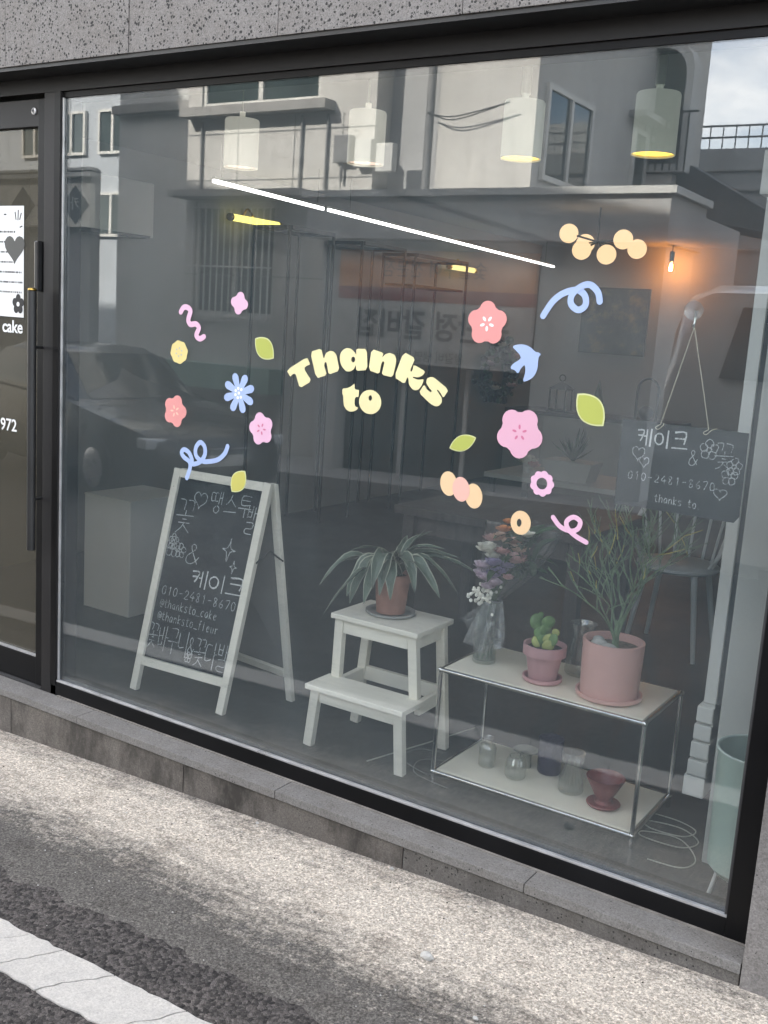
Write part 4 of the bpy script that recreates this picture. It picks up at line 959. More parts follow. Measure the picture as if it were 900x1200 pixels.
# ---- pink pots on the top board
cp = thing('potted_cactus', 'round padded green cactus in a rose pink pot with saucer', 'plant', (-1.303, .445, ZT))
c = (-1.303, .445)
MB().lathe(saucer_profile(.066, .018), (c[0], c[1], ZT), 36).build('saucer', M_PINK2, cp, smooth=True)
MB().lathe(pot_profile(.046, .066, .118, .0055, .034), (c[0], c[1], ZT+.009), 40).build('pot', M_PINK2, cp, smooth=True)
MB().lathe([(.063, 0), (.001, .006)], (c[0], c[1], ZT+.112), 20, cap0=False).build('soil', M_SOIL, cp)
rc = random.Random(5)
pads = [((-.008, 0, .022), .028, 0, 0), ((.012, .004, .03), .024, 30, 1), ((-.02, .0, .052), .024, -20, 0), ((-.036, -.004, .085), .026, -12, 0), ((.002, .004, .088), .023, 20, 0), ((-.004, .002, .062), .022, 10, 0), ((.028, -.006, .038), .022, 25, 0), ((.034, -.004, .062), .013, 30, 1), ((-.026, -.012, .02), .019, -30, 1), ((.016, -.014, .014), .02, 15, 1), ((-.028, .006, .105), .012, 0, 0)]
for (dx, dy, dz), r, rot, young in pads:
    Mr = Matrix.Rotation(R(rot), 3, 'Y') @ Matrix.Rotation(R(rc.uniform(-30, 60)), 3, 'Z')
    MB().ball((c[0]+dx, c[1]+dy, ZT+.112+dz), r, 16, 12, (1, .34, 1.05), M=Mr).build('pad', M_YGREEN if young else M_GREEN2, cp, smooth=True)
bp = thing('potted_plant', 'wiry pencil stem plant in a large straight pink pot on the shelf', 'plant', (-1.075, .455, ZT))
c = (-1.075, .455)
MB().lathe(saucer_profile(.106, .020), (c[0], c[1], ZT), 48).build('saucer', M_PINK, bp, smooth=True)
MB().lathe([(.088, 0), (.092, .003), (.098, .176), (.0975, .180), (.090, .180), (.0895, .155)], (c[0], c[1], ZT+.010), 56).build('pot', M_PINK, bp, smooth=True)
MB().lathe([(.0905, 0), (.001, .003)], (c[0], c[1], ZT+.164), 30, cap0=False).build('gravel', plain('brown_gravel', (.20, .15, .11), .9, 0, .5, 80, .8, 120), bp)
a = R(-110); MB().lathe([(.008, 0), (.006, .002), (.001, .0015)], (c[0]+.0965*math.cos(R(205)), c[1]+.0965*math.sin(R(205)), ZT+.165), 14, M=Matrix.Rotation(R(205), 3, 'Z') @ Matrix.Rotation(R(90), 3, 'Y'), cap0=False).build('drain_hole', M_INK, bp)
for (dx, dy, r) in ((-.045, -.01, .027), (.0, -.05, .03), (-.062, .03, .02), (.03, -.055, .014)):
    MB().ball((c[0]+dx, c[1]+dy, ZT+.172), r, 12, 8, (1, .85, .55)).build('pebble', M_STONEW, bp, smooth=True)
rp = random.Random(11); mbA = MB(); mbB = MB()
def branch(p, d, L, r, depth):
    P = [p.copy()]; q = p.copy(); dd = d.copy(); n = 3
    for i in range(n):
        dd = (dd+Vector((rp.uniform(-.2, .2), rp.uniform(-.2, .2), rp.uniform(-.12, .14)))).normalized(); q = q+dd*L/n; P.append(q.copy())
    (mbB if (depth <= 1 and rp.random() < .07) else mbA).tube(P, [r*(1-.1*i) for i in range(n+1)], 5)
    if depth <= 0: return
    for k in range(2 if depth > 2 else rp.choice((2, 2, 3))):
        t = rp.uniform(.45, 1.0) if k else 1.0; i = min(n-1, int(t*n)); bpnt = P[i].lerp(P[i+1], min(1, t*n-i))
        az = rp.uniform(0, 2*math.pi); sp = rp.uniform(.5, 1.05)
        side = Vector((math.cos(az), math.sin(az)*.8, rp.uniform(.05, .75))); nd = (dd+side*sp).normalized()
        branch(bpnt, nd, L*rp.uniform(.62, .95), r*.8, depth-1)
base = Vector((c[0]+.005, c[1], ZT+.165))
for k in range(9):
    az = 2*math.pi*k/9+rp.uniform(-.3, .3); sp = rp.uniform(.05, .5)
    branch(base+Vector((math.cos(az), math.sin(az), 0))*.008+Vector((0, 0, rp.uniform(.02, .08))), Vector((math.cos(az)*sp, math.sin(az)*sp*.8, 1)).normalized(), rp.uniform(.11, .15), .0036, 4)
mbA.tube([base, base+Vector((0, 0, .09))], [.013, .006], 8)
tag(mbA.build('stems', M_PENCIL, bp, smooth=True), kind='stuff')
tag(mbB.build('young_stems', M_PENCILY, bp, smooth=True), kind='stuff')

# ---- bouquet in a glass vase
bq = thing('bouquet_vase', 'wrapped flower bouquet standing in a clear glass vase on the shelf', 'bouquet', (-1.542, .485, ZT))
c = Vector((-1.542, .485, ZT))
MB().lathe([(.038, 0), (.041, .004), (.041, .205), (.0385, .205), (.038, .012), (.001, .010)], c, 36).build('vase', M_CLEARV, bq, smooth=True)
MB().lathe([(.0375, .0125), (.0375, .10), (.001, .10)], c, 30).build('water', clear('vase_water', .03, (.82, .86, .84), 0, 0, 5, .03), bq, smooth=True)
rb = random.Random(3)
axis = Vector((.20, .02, 1)).normalized()
for k in range(9):
    a = 2*math.pi*k/9; MB().tube([c+Vector((math.cos(a)*.024, math.sin(a)*.024, .014)), c+Vector((math.cos(a)*.008+.02, math.sin(a)*.008, .24)), c+Vector((math.cos(a)*.04+.05, math.sin(a)*.03, .36))], .0028, 6).build('stem', M_GREEN, bq, smooth=True)
def bloom(p, r, m, petals=14, seed=0):
    rg = random.Random(seed); mb = MB()
    for ring, (k, el, sc) in enumerate(((petals, 20, 1.0), (petals-3, 45, .85), (max(4, petals-6), 70, .6))):
        for i in range(k):
            az = 2*math.pi*i/k+rg.uniform(-.2, .2)+ring; e = R(el+rg.uniform(-10, 10)); L = r*sc*rg.uniform(.9, 1.1); w = L*.42
            d = Vector((math.cos(az)*math.cos(e), math.sin(az)*math.cos(e), math.sin(e))); s = Vector((-math.sin(az), math.cos(az), 0)); n = d.cross(s)
            o = Vector(p); mb.add([o+d*.1*L, o+d*.55*L+s*w+n*.1*L, o+d*1.0*L+s*w*.5+n*.22*L, o+d*1.0*L-s*w*.5+n*.22*L, o+d*.55*L-s*w+n*.1*L], [(0, 1, 4), (1, 2, 3, 4)])
    return mb
MF = {k: plain('petal_'+k, v, .75, 0, .12, 60) for k, v in dict(white=(.90, .87, .77), violet=(.46, .38, .58), lilac=(.72, .60, .68), peach=(.84, .56, .42), orange=(.84, .38, .14), pink=(.80, .50, .48)).items()}
fl = [('white', -.006, -.035, .392, .048), ('white', .018, -.03, .372, .036), ('violet', .034, -.045, .352, .042), ('violet', .036, -.045, .312, .040), ('violet', .088, -.03, .350, .036), ('violet', .066, -.04, .330, .032), ('lilac', -.012, -.045, .335, .042), ('lilac', .008, -.05, .300, .042), ('lilac', .046, -.05, .288, .036), ('lilac', -.026, -.03, .308, .036), ('lilac', .022, -.05, .272, .032), ('pink', -.004, -.02, .430, .034), ('pink', .120, -.03, .372, .050), ('peach', .128, -.02, .408, .042), ('peach', .026, -.02, .436, .036), ('orange', .048, -.015, .468, .032), ('orange', .062, -.01, .498, .024), ('peach', .04, -.015, .448, .028), ('pink', .096, -.03, .312, .026), ('peach', .10, -.01, .432, .034), ('white', .152, 0, .46, .032), ('pink', .062, -.03, .395, .034), ('peach', .07, -.02, .43, .03)]
for i, (k, dx, dy, dz, r) in enumerate(fl):
    bloom((c.x+dx*.82, c.y+dy, c.z+dz), r*.92, None, 15, i).build('flower', MF[k], bq)
mb = MB()
for i in range(70):
    p = Vector((c.x-.012+rb.gauss(0, .026), c.y-.02+rb.gauss(0, .016), c.z+.245+rb.gauss(0, .016))); mb.ball(p, rb.uniform(.004, .008), 6, 5)
tag(mb.build('baby_breath', MF['white'], bq, smooth=True), kind='stuff')
for k in range(26):
    az = rb.uniform(0, 6.28); b = Vector((c.x+.085+rb.uniform(-.05, .07), c.y+rb.uniform(-.02, .03), c.z+rb.uniform(.30, .44)))
    strap_leaf(b, az, rb.uniform(.09, .15), R(rb.uniform(20, 85)), R(60), .02, .3, 8).build('leaf', [M_GREEN, M_GREEN], bq, smooth=True)
# clear wrap: crumpled cone round the stems, open skirt at the tie
def wrap_ring(cx, cy, z, r, k, amp, ph): return [(cx+(r+amp*math.sin(5*t+ph)+amp*.6*math.sin(11*t+ph*2))*math.cos(t), cy+(r*.8+amp*math.sin(5*t+ph))*math.sin(t), z+amp*.7*math.sin(3*t+ph)) for t in (2*math.pi*i/k for i in range(k))]
mb = MB(); K = 40
rings = [wrap_ring(c.x+.01, c.y, c.z+.085, .052, K, .008, 1), wrap_ring(c.x+.012, c.y, c.z+.14, .048, K, .006, .4), wrap_ring(c.x+.016, c.y, c.z+.21, .030, K, .004, .2), wrap_ring(c.x+.018, c.y, c.z+.225, .026, K, .003, 0), wrap_ring(c.x+.03, c.y, c.z+.27, .055, K, .006, .8), wrap_ring(c.x+.062, c.y, c.z+.33, .088, K, .010, 1.2), wrap_ring(c.x+.095, c.y, c.z+.42, .115, K, .013, 1.9), wrap_ring(c.x+.12, c.y, c.z+.50, .125, K, .018, 2.4)]
vs = [p for r in rings for p in r]; fs = []
for i in range(len(rings)-1):
    for j in range(K):
        a, b = i*K+j, i*K+(j+1) % K; fs.append((a, b, b+K, a+K))
mb.add(vs, fs); mb.build('clear_wrap', M_FILM, bq, smooth=True)
M_FILM2 = clear('crumpled_wrap', .13, (.90, .91, .91), .10, 1.0, 45, .10, (.62, .64, .64))
skirt = [wrap_ring(c.x-.004, c.y, c.z+.055, .060, K, .014, 2.2), wrap_ring(c.x+.004, c.y, c.z+.12, .056, K, .010, 1.3), wrap_ring(c.x+.014, c.y, c.z+.19, .038, K, .006, .6), wrap_ring(c.x+.018, c.y, c.z+.222, .029, K, .004, .1)]
mb = MB().add([p for r in skirt for p in r], [(i*K+j, i*K+(j+1) % K, (i+1)*K+(j+1) % K, (i+1)*K+j) for i in range(3) for j in range(K)]); mb.build('wrap_skirt', M_FILM2, bq)
mb = MB().add([(c.x+.0, c.y-.02, c.z+.222), (c.x-.085, c.y-.03, c.z+.145), (c.x-.06, c.y-.01, c.z+.10), (c.x-.01, c.y-.045, c.z+.11)], [(0, 1, 2, 3)]); mb.build('wrap_tail', M_FILM2, bq)
MB().tube(crom([wrap_ring(c.x+.018, c.y, c.z+.224, .030, 12, .001, 0)[i % 12] for i in range(13)], 2), .003, 6).build('ribbon', plain('grey_ribbon', (.20, .20, .20), .5), bq, smooth=True)
# ---- pitcher behind the cactus
pt = thing('glass_jug', 'clear glass jug standing behind the cactus pot', 'jug', (-1.235, .60, ZT))
MB().lathe([(.045, 0), (.052, .01), (.05, .06), (.036, .12), (.034, .15), (.046, .18), (.0445, .18), (.032, .15), (.034, .12), (.047, .06), (.048, .012), (.001, .008)], (-1.235, .60, ZT), 36).build('body', M_RIB, pt, smooth=True)
MB().tube(crom([(-1.20, .60, ZT+.15), (-1.165, .60, ZT+.15), (-1.155, .60, ZT+.10), (-1.19, .60, ZT+.06)], 6), .005, 8).build('handle', M_RIB, pt, smooth=True)

# ---- mint bin and white standing panel at the right
bn_ = thing('waste_bin', 'tall mint green enamel bin on short legs at the right edge', 'bin', (-.545, .245, ZF))
cx, cy = -.548, .235
MB().lathe([(.002, .245), (.085, .238), (.105, .26), (.112, .59), (.1165, .598), (.1165, .606), (.110, .604), (.102, .27), (.002, .255)], (cx, cy, 0), 48, cap0=False).build('body', M_MINT, bn_, smooth=True)
MB().tube([(cx+.115*math.cos(2*math.pi*i/36), cy+.115*math.sin(2*math.pi*i/36), .604) for i in range(37)], .0035, 8).build('rim', plain('pale_mint_rim', (.52, .60, .55), .35), bn_, smooth=True)
for k in range(4):
    a = R(215+90*k); MB().tube([(cx+.078*math.cos(a), cy+.078*math.sin(a), .245), (cx+.10*math.cos(a), cy+.10*math.sin(a), ZF)], .006, 8).build('leg', M_WHITE, bn_, smooth=True)
ac = thing('standing_panel', 'tall white pillar unit with a slotted vent at its foot beside the right frame', 'panel', (-.66, .5, ZF))
box('pillar', (-.705, -.505, .382, 1.2, ZF, 2.66), M_OFFW, ac, bevel=.006)
box('front_strip', (-.771, -.7335, .44, .52, .632, 2.12), M_WHITE, ac, bevel=.004)
box('groove', (-.733, -.7055, .45, .51, .632, 2.66), M_GASKET, ac)
box('top_box', (-.79, -.71, .43, .53, 2.121, 2.24), M_WHITE, ac, bevel=.004)
for k in range(4): box('vent_slat', (-.785-.003*k, -.7355, .43, .52, .572-.058*k, .621-.058*k), M_WHITE, ac, bevel=.004)
box('vent_back', (-.775, -.7355, .442, .515, .36, .631), M_OFFW, ac)
box('foot', (-.80, -.7355, .43, .52, .33, .395), M_WHITE, ac, bevel=.004)

# ---- pedestal, cables
pd = thing('plinth_block', 'plain white display plinth standing behind the chalkboard easel', 'plinth', (-3.95, 1.15, ZF))
box('body', (-4.11, -3.778, .956, 1.36, ZF, .742), M_WHITE, pd, bevel=.004)
box('top_slab', (-4.112, -3.776, .954, 1.362, .7425, .752), M_WHITE, pd, bevel=.002)
P = crom([(-.93, .60, ZF+.004), (-.84, .60, ZF+.004), (-.775, .565, ZF+.004), (-.80, .50, ZF+.004), (-.90, .49, ZF+.004), (-.93, .53, ZF+.005), (-.82, .55, ZF+.006), (-.745, .49, ZF+.007), (-.78, .42, ZF+.006), (-.90, .415, ZF+.005), (-.91, .45, ZF+.006), (-.80, .47, ZF+.008), (-.72, .375, ZF+.006), (-.74, .30, ZF+.004), (-.84, .285, ZF+.004)], 8)
tag(MB().tube(P, .0022, 6).build('power_cord', plain('pale_cord', (.42, .42, .36), .6), smooth=True), 'thin pale cord looped on the floor beside the bin', 'cord')
P = crom([(-1.70, .56, ZF+.003), (-1.80, .53, ZF+.003), (-1.80, .42, ZF+.003), (-1.66, .36, ZF+.003), (-1.58, .40, ZF+.004), (-1.64, .50, ZF+.005), (-1.74, .45, ZF+.005), (-1.70, .34, ZF+.004), (-1.55, .31, ZF+.003)], 8)
tag(MB().tube(P, .002, 6).build('power_cord', plain('grey_cord', (.16, .16, .15), .6), smooth=True), 'grey cord looped on the floor between stool and shelf', 'cord')
tag(MB().tube([(-1.885, .31, ZF+.003), (-1.79, .66, ZF+.003), (-1.74, .86, ZF+.003)], .0028, 6).build('floor_cable', plain('pale_cord', (.42, .42, .36), .6)), 'straight pale cable on the floor under the step stool', 'cable')

# ================================================================== LAMPS
M_WARM = emit('warm_diffuser', (1.0, .60, .08), .8); M_DIM = emit('dim_diffuser', (1.0, .72, .55), .30); M_LED = emit('white_led', (1, .98, .96), 2.6)
M_GLOBE = emit('globe_glow', (1.0, .66, .36), .36); M_FIL = emit('filament', (1.0, .40, .10), 110.0); M_TUBE = emit('yellow_tube', (1.0, .84, .20), .5)
M_TUBE2 = emit('yellow_tube_far', (1.0, .80, .30), .4)
for (x, lit, lab) in ((-3.099, 0, 'leftmost white cylinder pendant lamp, seen before the far window'), (-2.451, 0, 'second white cylinder pendant lamp from the left'), (-1.770, 1, 'third white cylinder pendant lamp with a glowing yellow rim'), (-1.277, 1, 'rightmost cylinder pendant lamp glowing yellow underneath')):
    t = thing('pendant_lamp', lab, 'lamp', (x, .9, 2.316), 'cylinder pendant lamps along the window')
    MB().lathe([(.073, 0), (.0735, .002), (.0735, .192), (.070, .199), (.012, .200), (.012, .23), (.004, .232)], (x, .9, 2.316), 40, cap0=False, cap1=True).build('shade', M_SHADEB if lit else M_SHADEA, t, smooth=True)
    MB().lathe([(.070, .195), (.070, .003)], (x, .9, 2.316), 40, cap0=False).build('shade_lining', M_PENDW, t, smooth=True)
    MB().lathe([(.069, .008), (.001, .009)], (x, .9, 2.316), 32, cap0=False).build('diffuser', M_WARM if lit else M_DIM, t)
    MB().tube([(x, .9, 2.54), (x, .9, 2.66)], .017 if lit else .004, 10).build('rod', M_PENDW, t, smooth=True)
A, B = Vector((-4.14, 1.87, 2.42)), Vector((-4.805, 8.0, 2.42)); brk = Vector((-4.28, 3.12, 2.42))
for k, (p, q, lab) in enumerate(((A, brk-Vector((0, .03, 0)), 'near white LED bar light under the ceiling'), (brk+Vector((0, .03, 0)), B, 'long far white LED bar light running to the back wall'))):
    t = thing('led_bar', lab, 'lamp', tuple(p), 'LED bars under the ceiling')
    MB().bar(p, q, .018, .016).build('diffuser', M_LED, t)
    MB().bar(p+Vector((0, 0, .017)), q+Vector((0, 0, .017)), .022, .014).build('housing', M_WHITE, t)
    for f in (.06, .94):
        w = p.lerp(q, f); MB().tube([w+Vector((0, 0, .03)), (w.x, w.y, 2.66)], .002, 6).build('wire', M_BLACKM, t)
ch = thing('globe_chandelier', 'chandelier of six warm glowing glass globes on dark arms', 'chandelier', (-3.1, 5, 2.3))
GL = [(-3.35, 5.0, 2.47), (-3.27, 5.15, 2.41), (-3.19, 4.9, 2.34), (-2.99, 4.9, 2.31), (-2.91, 5.0, 2.43), (-2.85, 5.15, 2.375)]
hub = Vector((-3.11, 5.0, 2.41))
for g in GL:
    MB().ball(g, .072, 20, 14).build('globe', M_GLOBE, ch, smooth=True)
    MB().tube([hub, Vector(g).lerp(hub, .22)], .007, 8).build('arm', M_BLACKM, ch, smooth=True)
MB().tube([hub, (hub.x, hub.y, 2.66)], .006, 8).build('rod', M_BLACKM, ch, smooth=True)
bl = thing('bare_bulb', 'small orange filament bulb hanging near the back wall', 'lamp', (-3.5, 7.95, 2.38))
B0 = (-3.5, 7.95, 2.45)
MB().lathe([(.001, -.062), (.03, -.042), (.038, -.010), (.030, .025), (.019, .05)], B0, 20, cap0=False).build('glass', clear('bulb_glass', .05, (1, .85, .6)), bl, smooth=True)
MB().tube([(B0[0], B0[1], 2.41), (B0[0], B0[1], 2.47)], .016, 8).build('filament', M_FIL, bl, smooth=True)
MB().tube([(B0[0], B0[1], 2.50), (B0[0], B0[1], 2.60)], .024, 12).build('holder', M_BLACKM, bl, smooth=True)
MB().tube([(B0[0], B0[1], 2.60), (B0[0], B0[1], 2.66)], .005, 6).build('cord', M_BLACKM, bl)
for (y0, y1, z, m, lab) in ((2.92, 3.48, 2.35, M_TUBE, 'near brass wall light with a yellow glowing tube'), (5.98, 6.5, 2.26, M_TUBE2, 'far small brass wall light with a yellow glowing tube')):
    t = thing('wall_light', lab, 'lamp', (-5.04, (y0+y1)/2, z), 'brass wall lights')
    MB().tube([(-4.95, y0+.03, z), (-4.95, y1-.03, z)], .024, 12).build('tube', m, t, smooth=True)
    for ya, yb in ((y0, y0+.03), (y1-.03, y1)): MB().tube([(-4.95, ya, z), (-4.95, yb, z)], .026, 12).build('end_cap', M_BRASS, t, smooth=True)
    MB().tube(crom([(-5.049, y0+.25, z+.02), (-5.0, y0+.25, z+.08), (-4.95, y0+.25, z+.03)], 5), .008, 8).build('arm', M_BRASS, t, smooth=True)

# ================================================================== FURTHER BACK IN THE SHOP
M_RACK = plain('dark_rack_steel', (.04, .041, .042), .5)
for (y0, y1, zt, lab) in ((3.23, 3.75, 2.33, 'nearest black metal rack frame by the left wall'), (4.13, 4.75, 2.31, 'middle black metal rack frame by the left wall'), (4.92, 5.81, 2.29, 'furthest black metal rack frame with a hanging rod')):
    t = thing('metal_rack', lab, 'rack', (-4.8, (y0+y1)/2, ZF), 'black racks along the left wall')
    for x in (-4.98, -4.66):
        for y in (y0, y1): MB().bar((x, y, ZF), (x, y, zt), .017, .017, (0, 1, 0)).build('post', M_RACK, t)
        MB().bar((x, y0+.0145, zt-.014), (x, y1-.0145, zt-.014), .028, .028).build('top_bar', M_RACK, t)
    for y in (y0, y1): MB().bar((-4.965, y, zt-.014), (-4.675, y, zt-.014), .026, .026).build('cross_bar', M_BLACKM, t)
    for z in ((2.02,) if y0 > 4.9 else ()):
        box('rack_shelf', (-4.962, -4.678, y0+.016, y1-.016, z, z+.02), M_BLACKM, t)
pa = thing('painting', 'dark square abstract painting on the back wall', 'painting', (-4.13, 8.18, 1.53))
m, nt, out = newmat('dark_canvas'); b = N(nt, 'BsdfPrincipled', Roughness=.6); n1 = noise(nt, 5, 6, .65)
rp_ = N(nt, 'ValToRGB'); nt.links.new(n1.outputs['Fac'], rp_.inputs[0]); cr_ = rp_.color_ramp
cr_.elements[0].position = .3; cr_.elements[0].color = (.02, .022, .024, 1); cr_.elements[1].position = .75; cr_.elements[1].color = (.30, .22, .10, 1)
e = cr_.elements.new(.52); e.color = (.05, .06, .058, 1); nt.links.new(rp_.outputs[0], b.inputs['Base Color']); nt.links.new(b.outputs[0], out.inputs[0])
box('canvas', (-4.49, -3.77, 8.155, 8.185, 1.54, 2.22), m, pa)
box('frame_edge', (-4.50, -3.76, 8.165, 8.198, 1.53, 2.23), M_BLACKM, pa)
box_l = thing('wall_cabinet', 'pale grey box unit mounted high on the left wall', 'cabinet', (-4.95, 1.9, 2.12))
box('case', (-5.049, -4.85, 1.35, 2.12, 2.125, 2.45), M_WHITE, box_l, bevel=.01)
box('lower_flap', (-5.0, -4.845, 1.38, 2.09, 2.118, 2.135), M_GASKET, box_l)
tb = thing('work_table', 'dark wooden table behind the window plants', 'table', (-2.15, 1.9, ZF))
box('table_top', (-2.6, -1.62, 1.53, 2.3, .812, .852), M_WOODD, tb, bevel=.004)
for x in (-2.54, -1.68):
    for y in (1.6, 2.23): box('leg', (x-.03, x+.03, y-.03, y+.03, ZF, .8115), M_WOODD, tb)
box('apron', (-2.5, -1.72, 1.585, 1.61, .72, .8115), M_WOODD, tb)
# windsor chair
wc = thing('spindle_chair', 'white spindle back chair seen below the hanging chalkboard', 'chair', (-1.48, 2.55, ZF))
MB().lathe([(.001, .575), (.19, .578), (.205, .59), (.205, .602), (.19, .61), (.001, .605)], (-1.5, 2.52, 0), 32, cap0=False).build('seat', M_WHITE, wc, smooth=True)
for (dx, dy) in ((-.12, -.12), (.12, -.12), (-.12, .12), (.12, .12)):
    MB().tube([(-1.5+dx, 2.52+dy, .585), (-1.5+dx*1.5, 2.52+dy*1.5, ZF)], [.017, .012], 10).build('leg', M_WHITE, wc, smooth=True)
rail = []
for k in range(9):
    a = R(-10+25*k); p0 = Vector((-1.5+.175*math.cos(a), 2.52+.175*math.sin(a), .605)); hgt = .36*math.sin(R(180*(k+.6)/9.2)); p1 = Vector((-1.5+.235*math.cos(a), 2.52+.235*math.sin(a), .66+hgt))
    rail.append(p1)
    if 0 < k < 8: MB().tube([p0, p1], .0075, 8).build('spindle', M_WHITE, wc, smooth=True)
a0 = Vector((-1.5+.175*math.cos(R(-14)), 2.52+.175*math.sin(R(-14)), .605)); a1 = Vector((-1.5+.175*math.cos(R(194)), 2.52+.175*math.sin(R(194)), .605))
MB().tube(crom([a0]+rail+[a1], 5), .012, 10).build('back_hoop', M_WHITE, wc, smooth=True)
sb = thing('sideboard', 'long pale sideboard with a dark top against the back wall', 'sideboard', (-4, 7.8, ZF))
box('case', (-5.04, -3.2, 7.62, 8.18, ZF, .85), M_OFFW, sb); box('top', (-5.045, -3.18, 7.6, 8.19, .851, .89), M_WOODD, sb)
for k in range(4): box('door_panel', (-5.02+.455*k, -4.59+.455*k, 7.607, 7.619, .2, .82), M_OFFW, sb, bevel=.003)
t = thing('lantern', 'black metal lantern on the sideboard', 'lantern', (-4.5, 7.82, .89))
for dx in (-.09, .09):
    for dy in (-.09, .09): MB().bar((-4.5+dx, 7.82+dy, .90), (-4.5+dx, 7.82+dy, 1.13), .015, .015, (0, 1, 0)).build('post', M_BLACKM, t)
box('base', (-4.61, -4.39, 7.71, 7.93, .8905, .905), M_BLACKM, t)
MB().add([(-4.61, 7.71, 1.13), (-4.39, 7.71, 1.13), (-4.39, 7.93, 1.13), (-4.61, 7.93, 1.13), (-4.5, 7.82, 1.22)], [(3, 2, 1, 0), (0, 1, 4), (1, 2, 4), (2, 3, 4), (3, 0, 4)]).build('roof', M_BLACKM, t)
MB().tube([(-4.5+.035*math.cos(k*.63), 7.82, 1.25+.035*math.sin(k*.63)) for k in range(11)], .005, 6).build('ring', M_BLACKM, t)
t = thing('cone_tree', 'small dark cone tree ornament on the sideboard', 'ornament', (-4.08, 7.82, .89))
MB().lathe([(.085, .03), (.05, .16), (.06, .15), (.03, .26), (.035, .25), (.001, .37)], (-4.08, 7.82, .89), 18).build('foliage', M_GREEN, t); MB().tube([(-4.08, 7.82, .8905), (-4.08, 7.82, .93)], .03, 10).build('stand', M_WOODD, t)
t = thing('glass_cloche', 'arched dark wire stand at the right of the sideboard', 'stand', (-3.55, 7.82, .89))
MB().tube([(-3.66, 7.82, .891), (-3.66, 7.82, 1.2)]+[(-3.55-.11*math.cos(R(18*k)), 7.82, 1.2+.12*math.sin(R(18*k))) for k in range(1, 10)]+[(-3.44, 7.82, 1.2), (-3.44, 7.82, .891)], .013, 8).build('arch', M_BLACKM, t, smooth=True)
MB().ball((-3.55, 7.82, .97), .075, 14, 10).build('vase', M_BLACKM, t, smooth=True)
dt = thing('display_table', 'grey display table holding a spiky agave planter', 'table', (-2.9, 4.6, ZF))
box('table_top', (-3.55, -2.45, 4.3, 5.0, .62, .655), M_OFFW, dt)
for x in (-3.5, -2.5):
    for y in (4.35, 4.95): box('leg', (x-.02, x+.02, y-.02, y+.02, ZF, .6195), M_BLACKM, dt)
ag = thing('agave_planter', 'spiky agave in a pale planter box on the display table', 'plant', (-2.93, 4.5, .656))
MB().hexa([(-3.08, 4.4, .6555), (-2.78, 4.4, .6555), (-2.78, 4.6, .6555), (-3.08, 4.6, .6555)], [(-3.12, 4.38, .80), (-2.74, 4.38, .80), (-2.74, 4.62, .80), (-3.12, 4.62, .80)]).build('box', M_OFFW, ag)
rg = random.Random(4)
for k in range(22):
    az = R(k*137.5); el = R(20+rg.uniform(0, 60)); L = rg.uniform(.17, .27); d = Vector((math.cos(az)*math.cos(el), math.sin(az)*math.cos(el), math.sin(el))); s = Vector((-math.sin(az), math.cos(az), 0)); o = Vector((-2.93, 4.5, .80))
    MB().add([o+s*.014, o-s*.014, o+d*L*.5-s*.016, o+d*L, o+d*L*.5+s*.016, o+d*L*.45-d.cross(s)*.012], [(0, 4, 5), (0, 5, 1), (1, 5, 2), (5, 4, 3), (5, 3, 2)]).build('leaf', M_GREEN, ag)
for i, (x, y, r, m, lab) in enumerate(((-3.32, 4.55, .09, MF['white'], 'fluffy white dried flower ball left of the agave'), (-3.42, 4.75, .07, MF['lilac'], 'dull lilac dried flower ball at the table corner'), (-3.2, 4.42, .06, MF['pink'], 'small pink dried flower ball beside the agave planter'))):
    t = thing('dried_flower', lab, 'flower', (x, y, .655)); MB().tube([(x, y, .656), (x, y, .70)], .03, 10).build('cup', M_OFFW, t)
    bloom((x, y, .72), r, None, 16, 40+i).build('head', m, t)
wr = thing('flower_wreath', 'dark round wreath of dried flowers on the left wall', 'wreath', (-5.0, 7.25, 1.0))
rg = random.Random(9); mb = MB()
for k in range(150):
    a = rg.uniform(0, 6.283); rr_ = .24+rg.gauss(0, .045); mb.ball((-5.0+rg.uniform(-.04, .07), 7.25+1.35*rr_*math.cos(a), 1.3+rr_*math.sin(a)), rg.uniform(.02, .045), 6, 5, mi=rg.choice((0, 0, 1)))
tag(mb.build('twigs', [plain('dried_dark', (.06, .045, .05), .9), M_GREEN], wr), kind='stuff')
for k in range(5): a = R(70*k+30); bloom((-4.93, 7.25+.31*math.cos(a), 1.3+.24*math.sin(a)), .07, None, 12, 60+k).build('flower', MF[('pink', 'white', 'lilac', 'white', 'pink')[k]], wr)

# ================================================================== ACROSS THE STREET (seen mirrored in the glass)
M_BEIGE = render_wall('beige_render', (.52, .505, .475)); M_GREYR = render_wall('grey_render', (.36, .36, .36)); M_PALE = render_wall('pale_render', (.54, .54, .52), .2)
M_TILE = render_wall('blue_grey_tile', (.42, .45, .48), .2); M_ROOF = plain('dark_roof', (.07, .07, .075), .7, 0, .3, 2)
M_WINF = plain('white_window_frame', (.62, .61, .57), .5); M_PANE = plain('dark_pane', (.035, .05, .05), .06, 0, .3, 1, spec=.9)
M_PIPE = plain('grey_pipe', (.16, .16, .16), .5); M_CONC = render_wall('raw_concrete', (.30, .29, .275), .5)
M_CARD = plain('black_car_paint', (.014, .015, .017), .3, 0, .1, 2, coat=.35); M_CARW = plain('silver_car_paint', (.62, .62, .60), .2, 0, .03, 2, coat=1.0)
M_CARG = plain('tinted_car_glass', (.012, .014, .014), .04, 0, .1, 2, spec=.8); M_TYRE = plain('tyre_rubber', (.02, .02, .02), .85); M_RIM = plain('alloy_rim', (.42, .42, .43), .3, .9)
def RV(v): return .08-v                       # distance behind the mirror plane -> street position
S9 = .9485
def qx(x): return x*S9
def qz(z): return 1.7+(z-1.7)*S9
YW = RV(8.4)
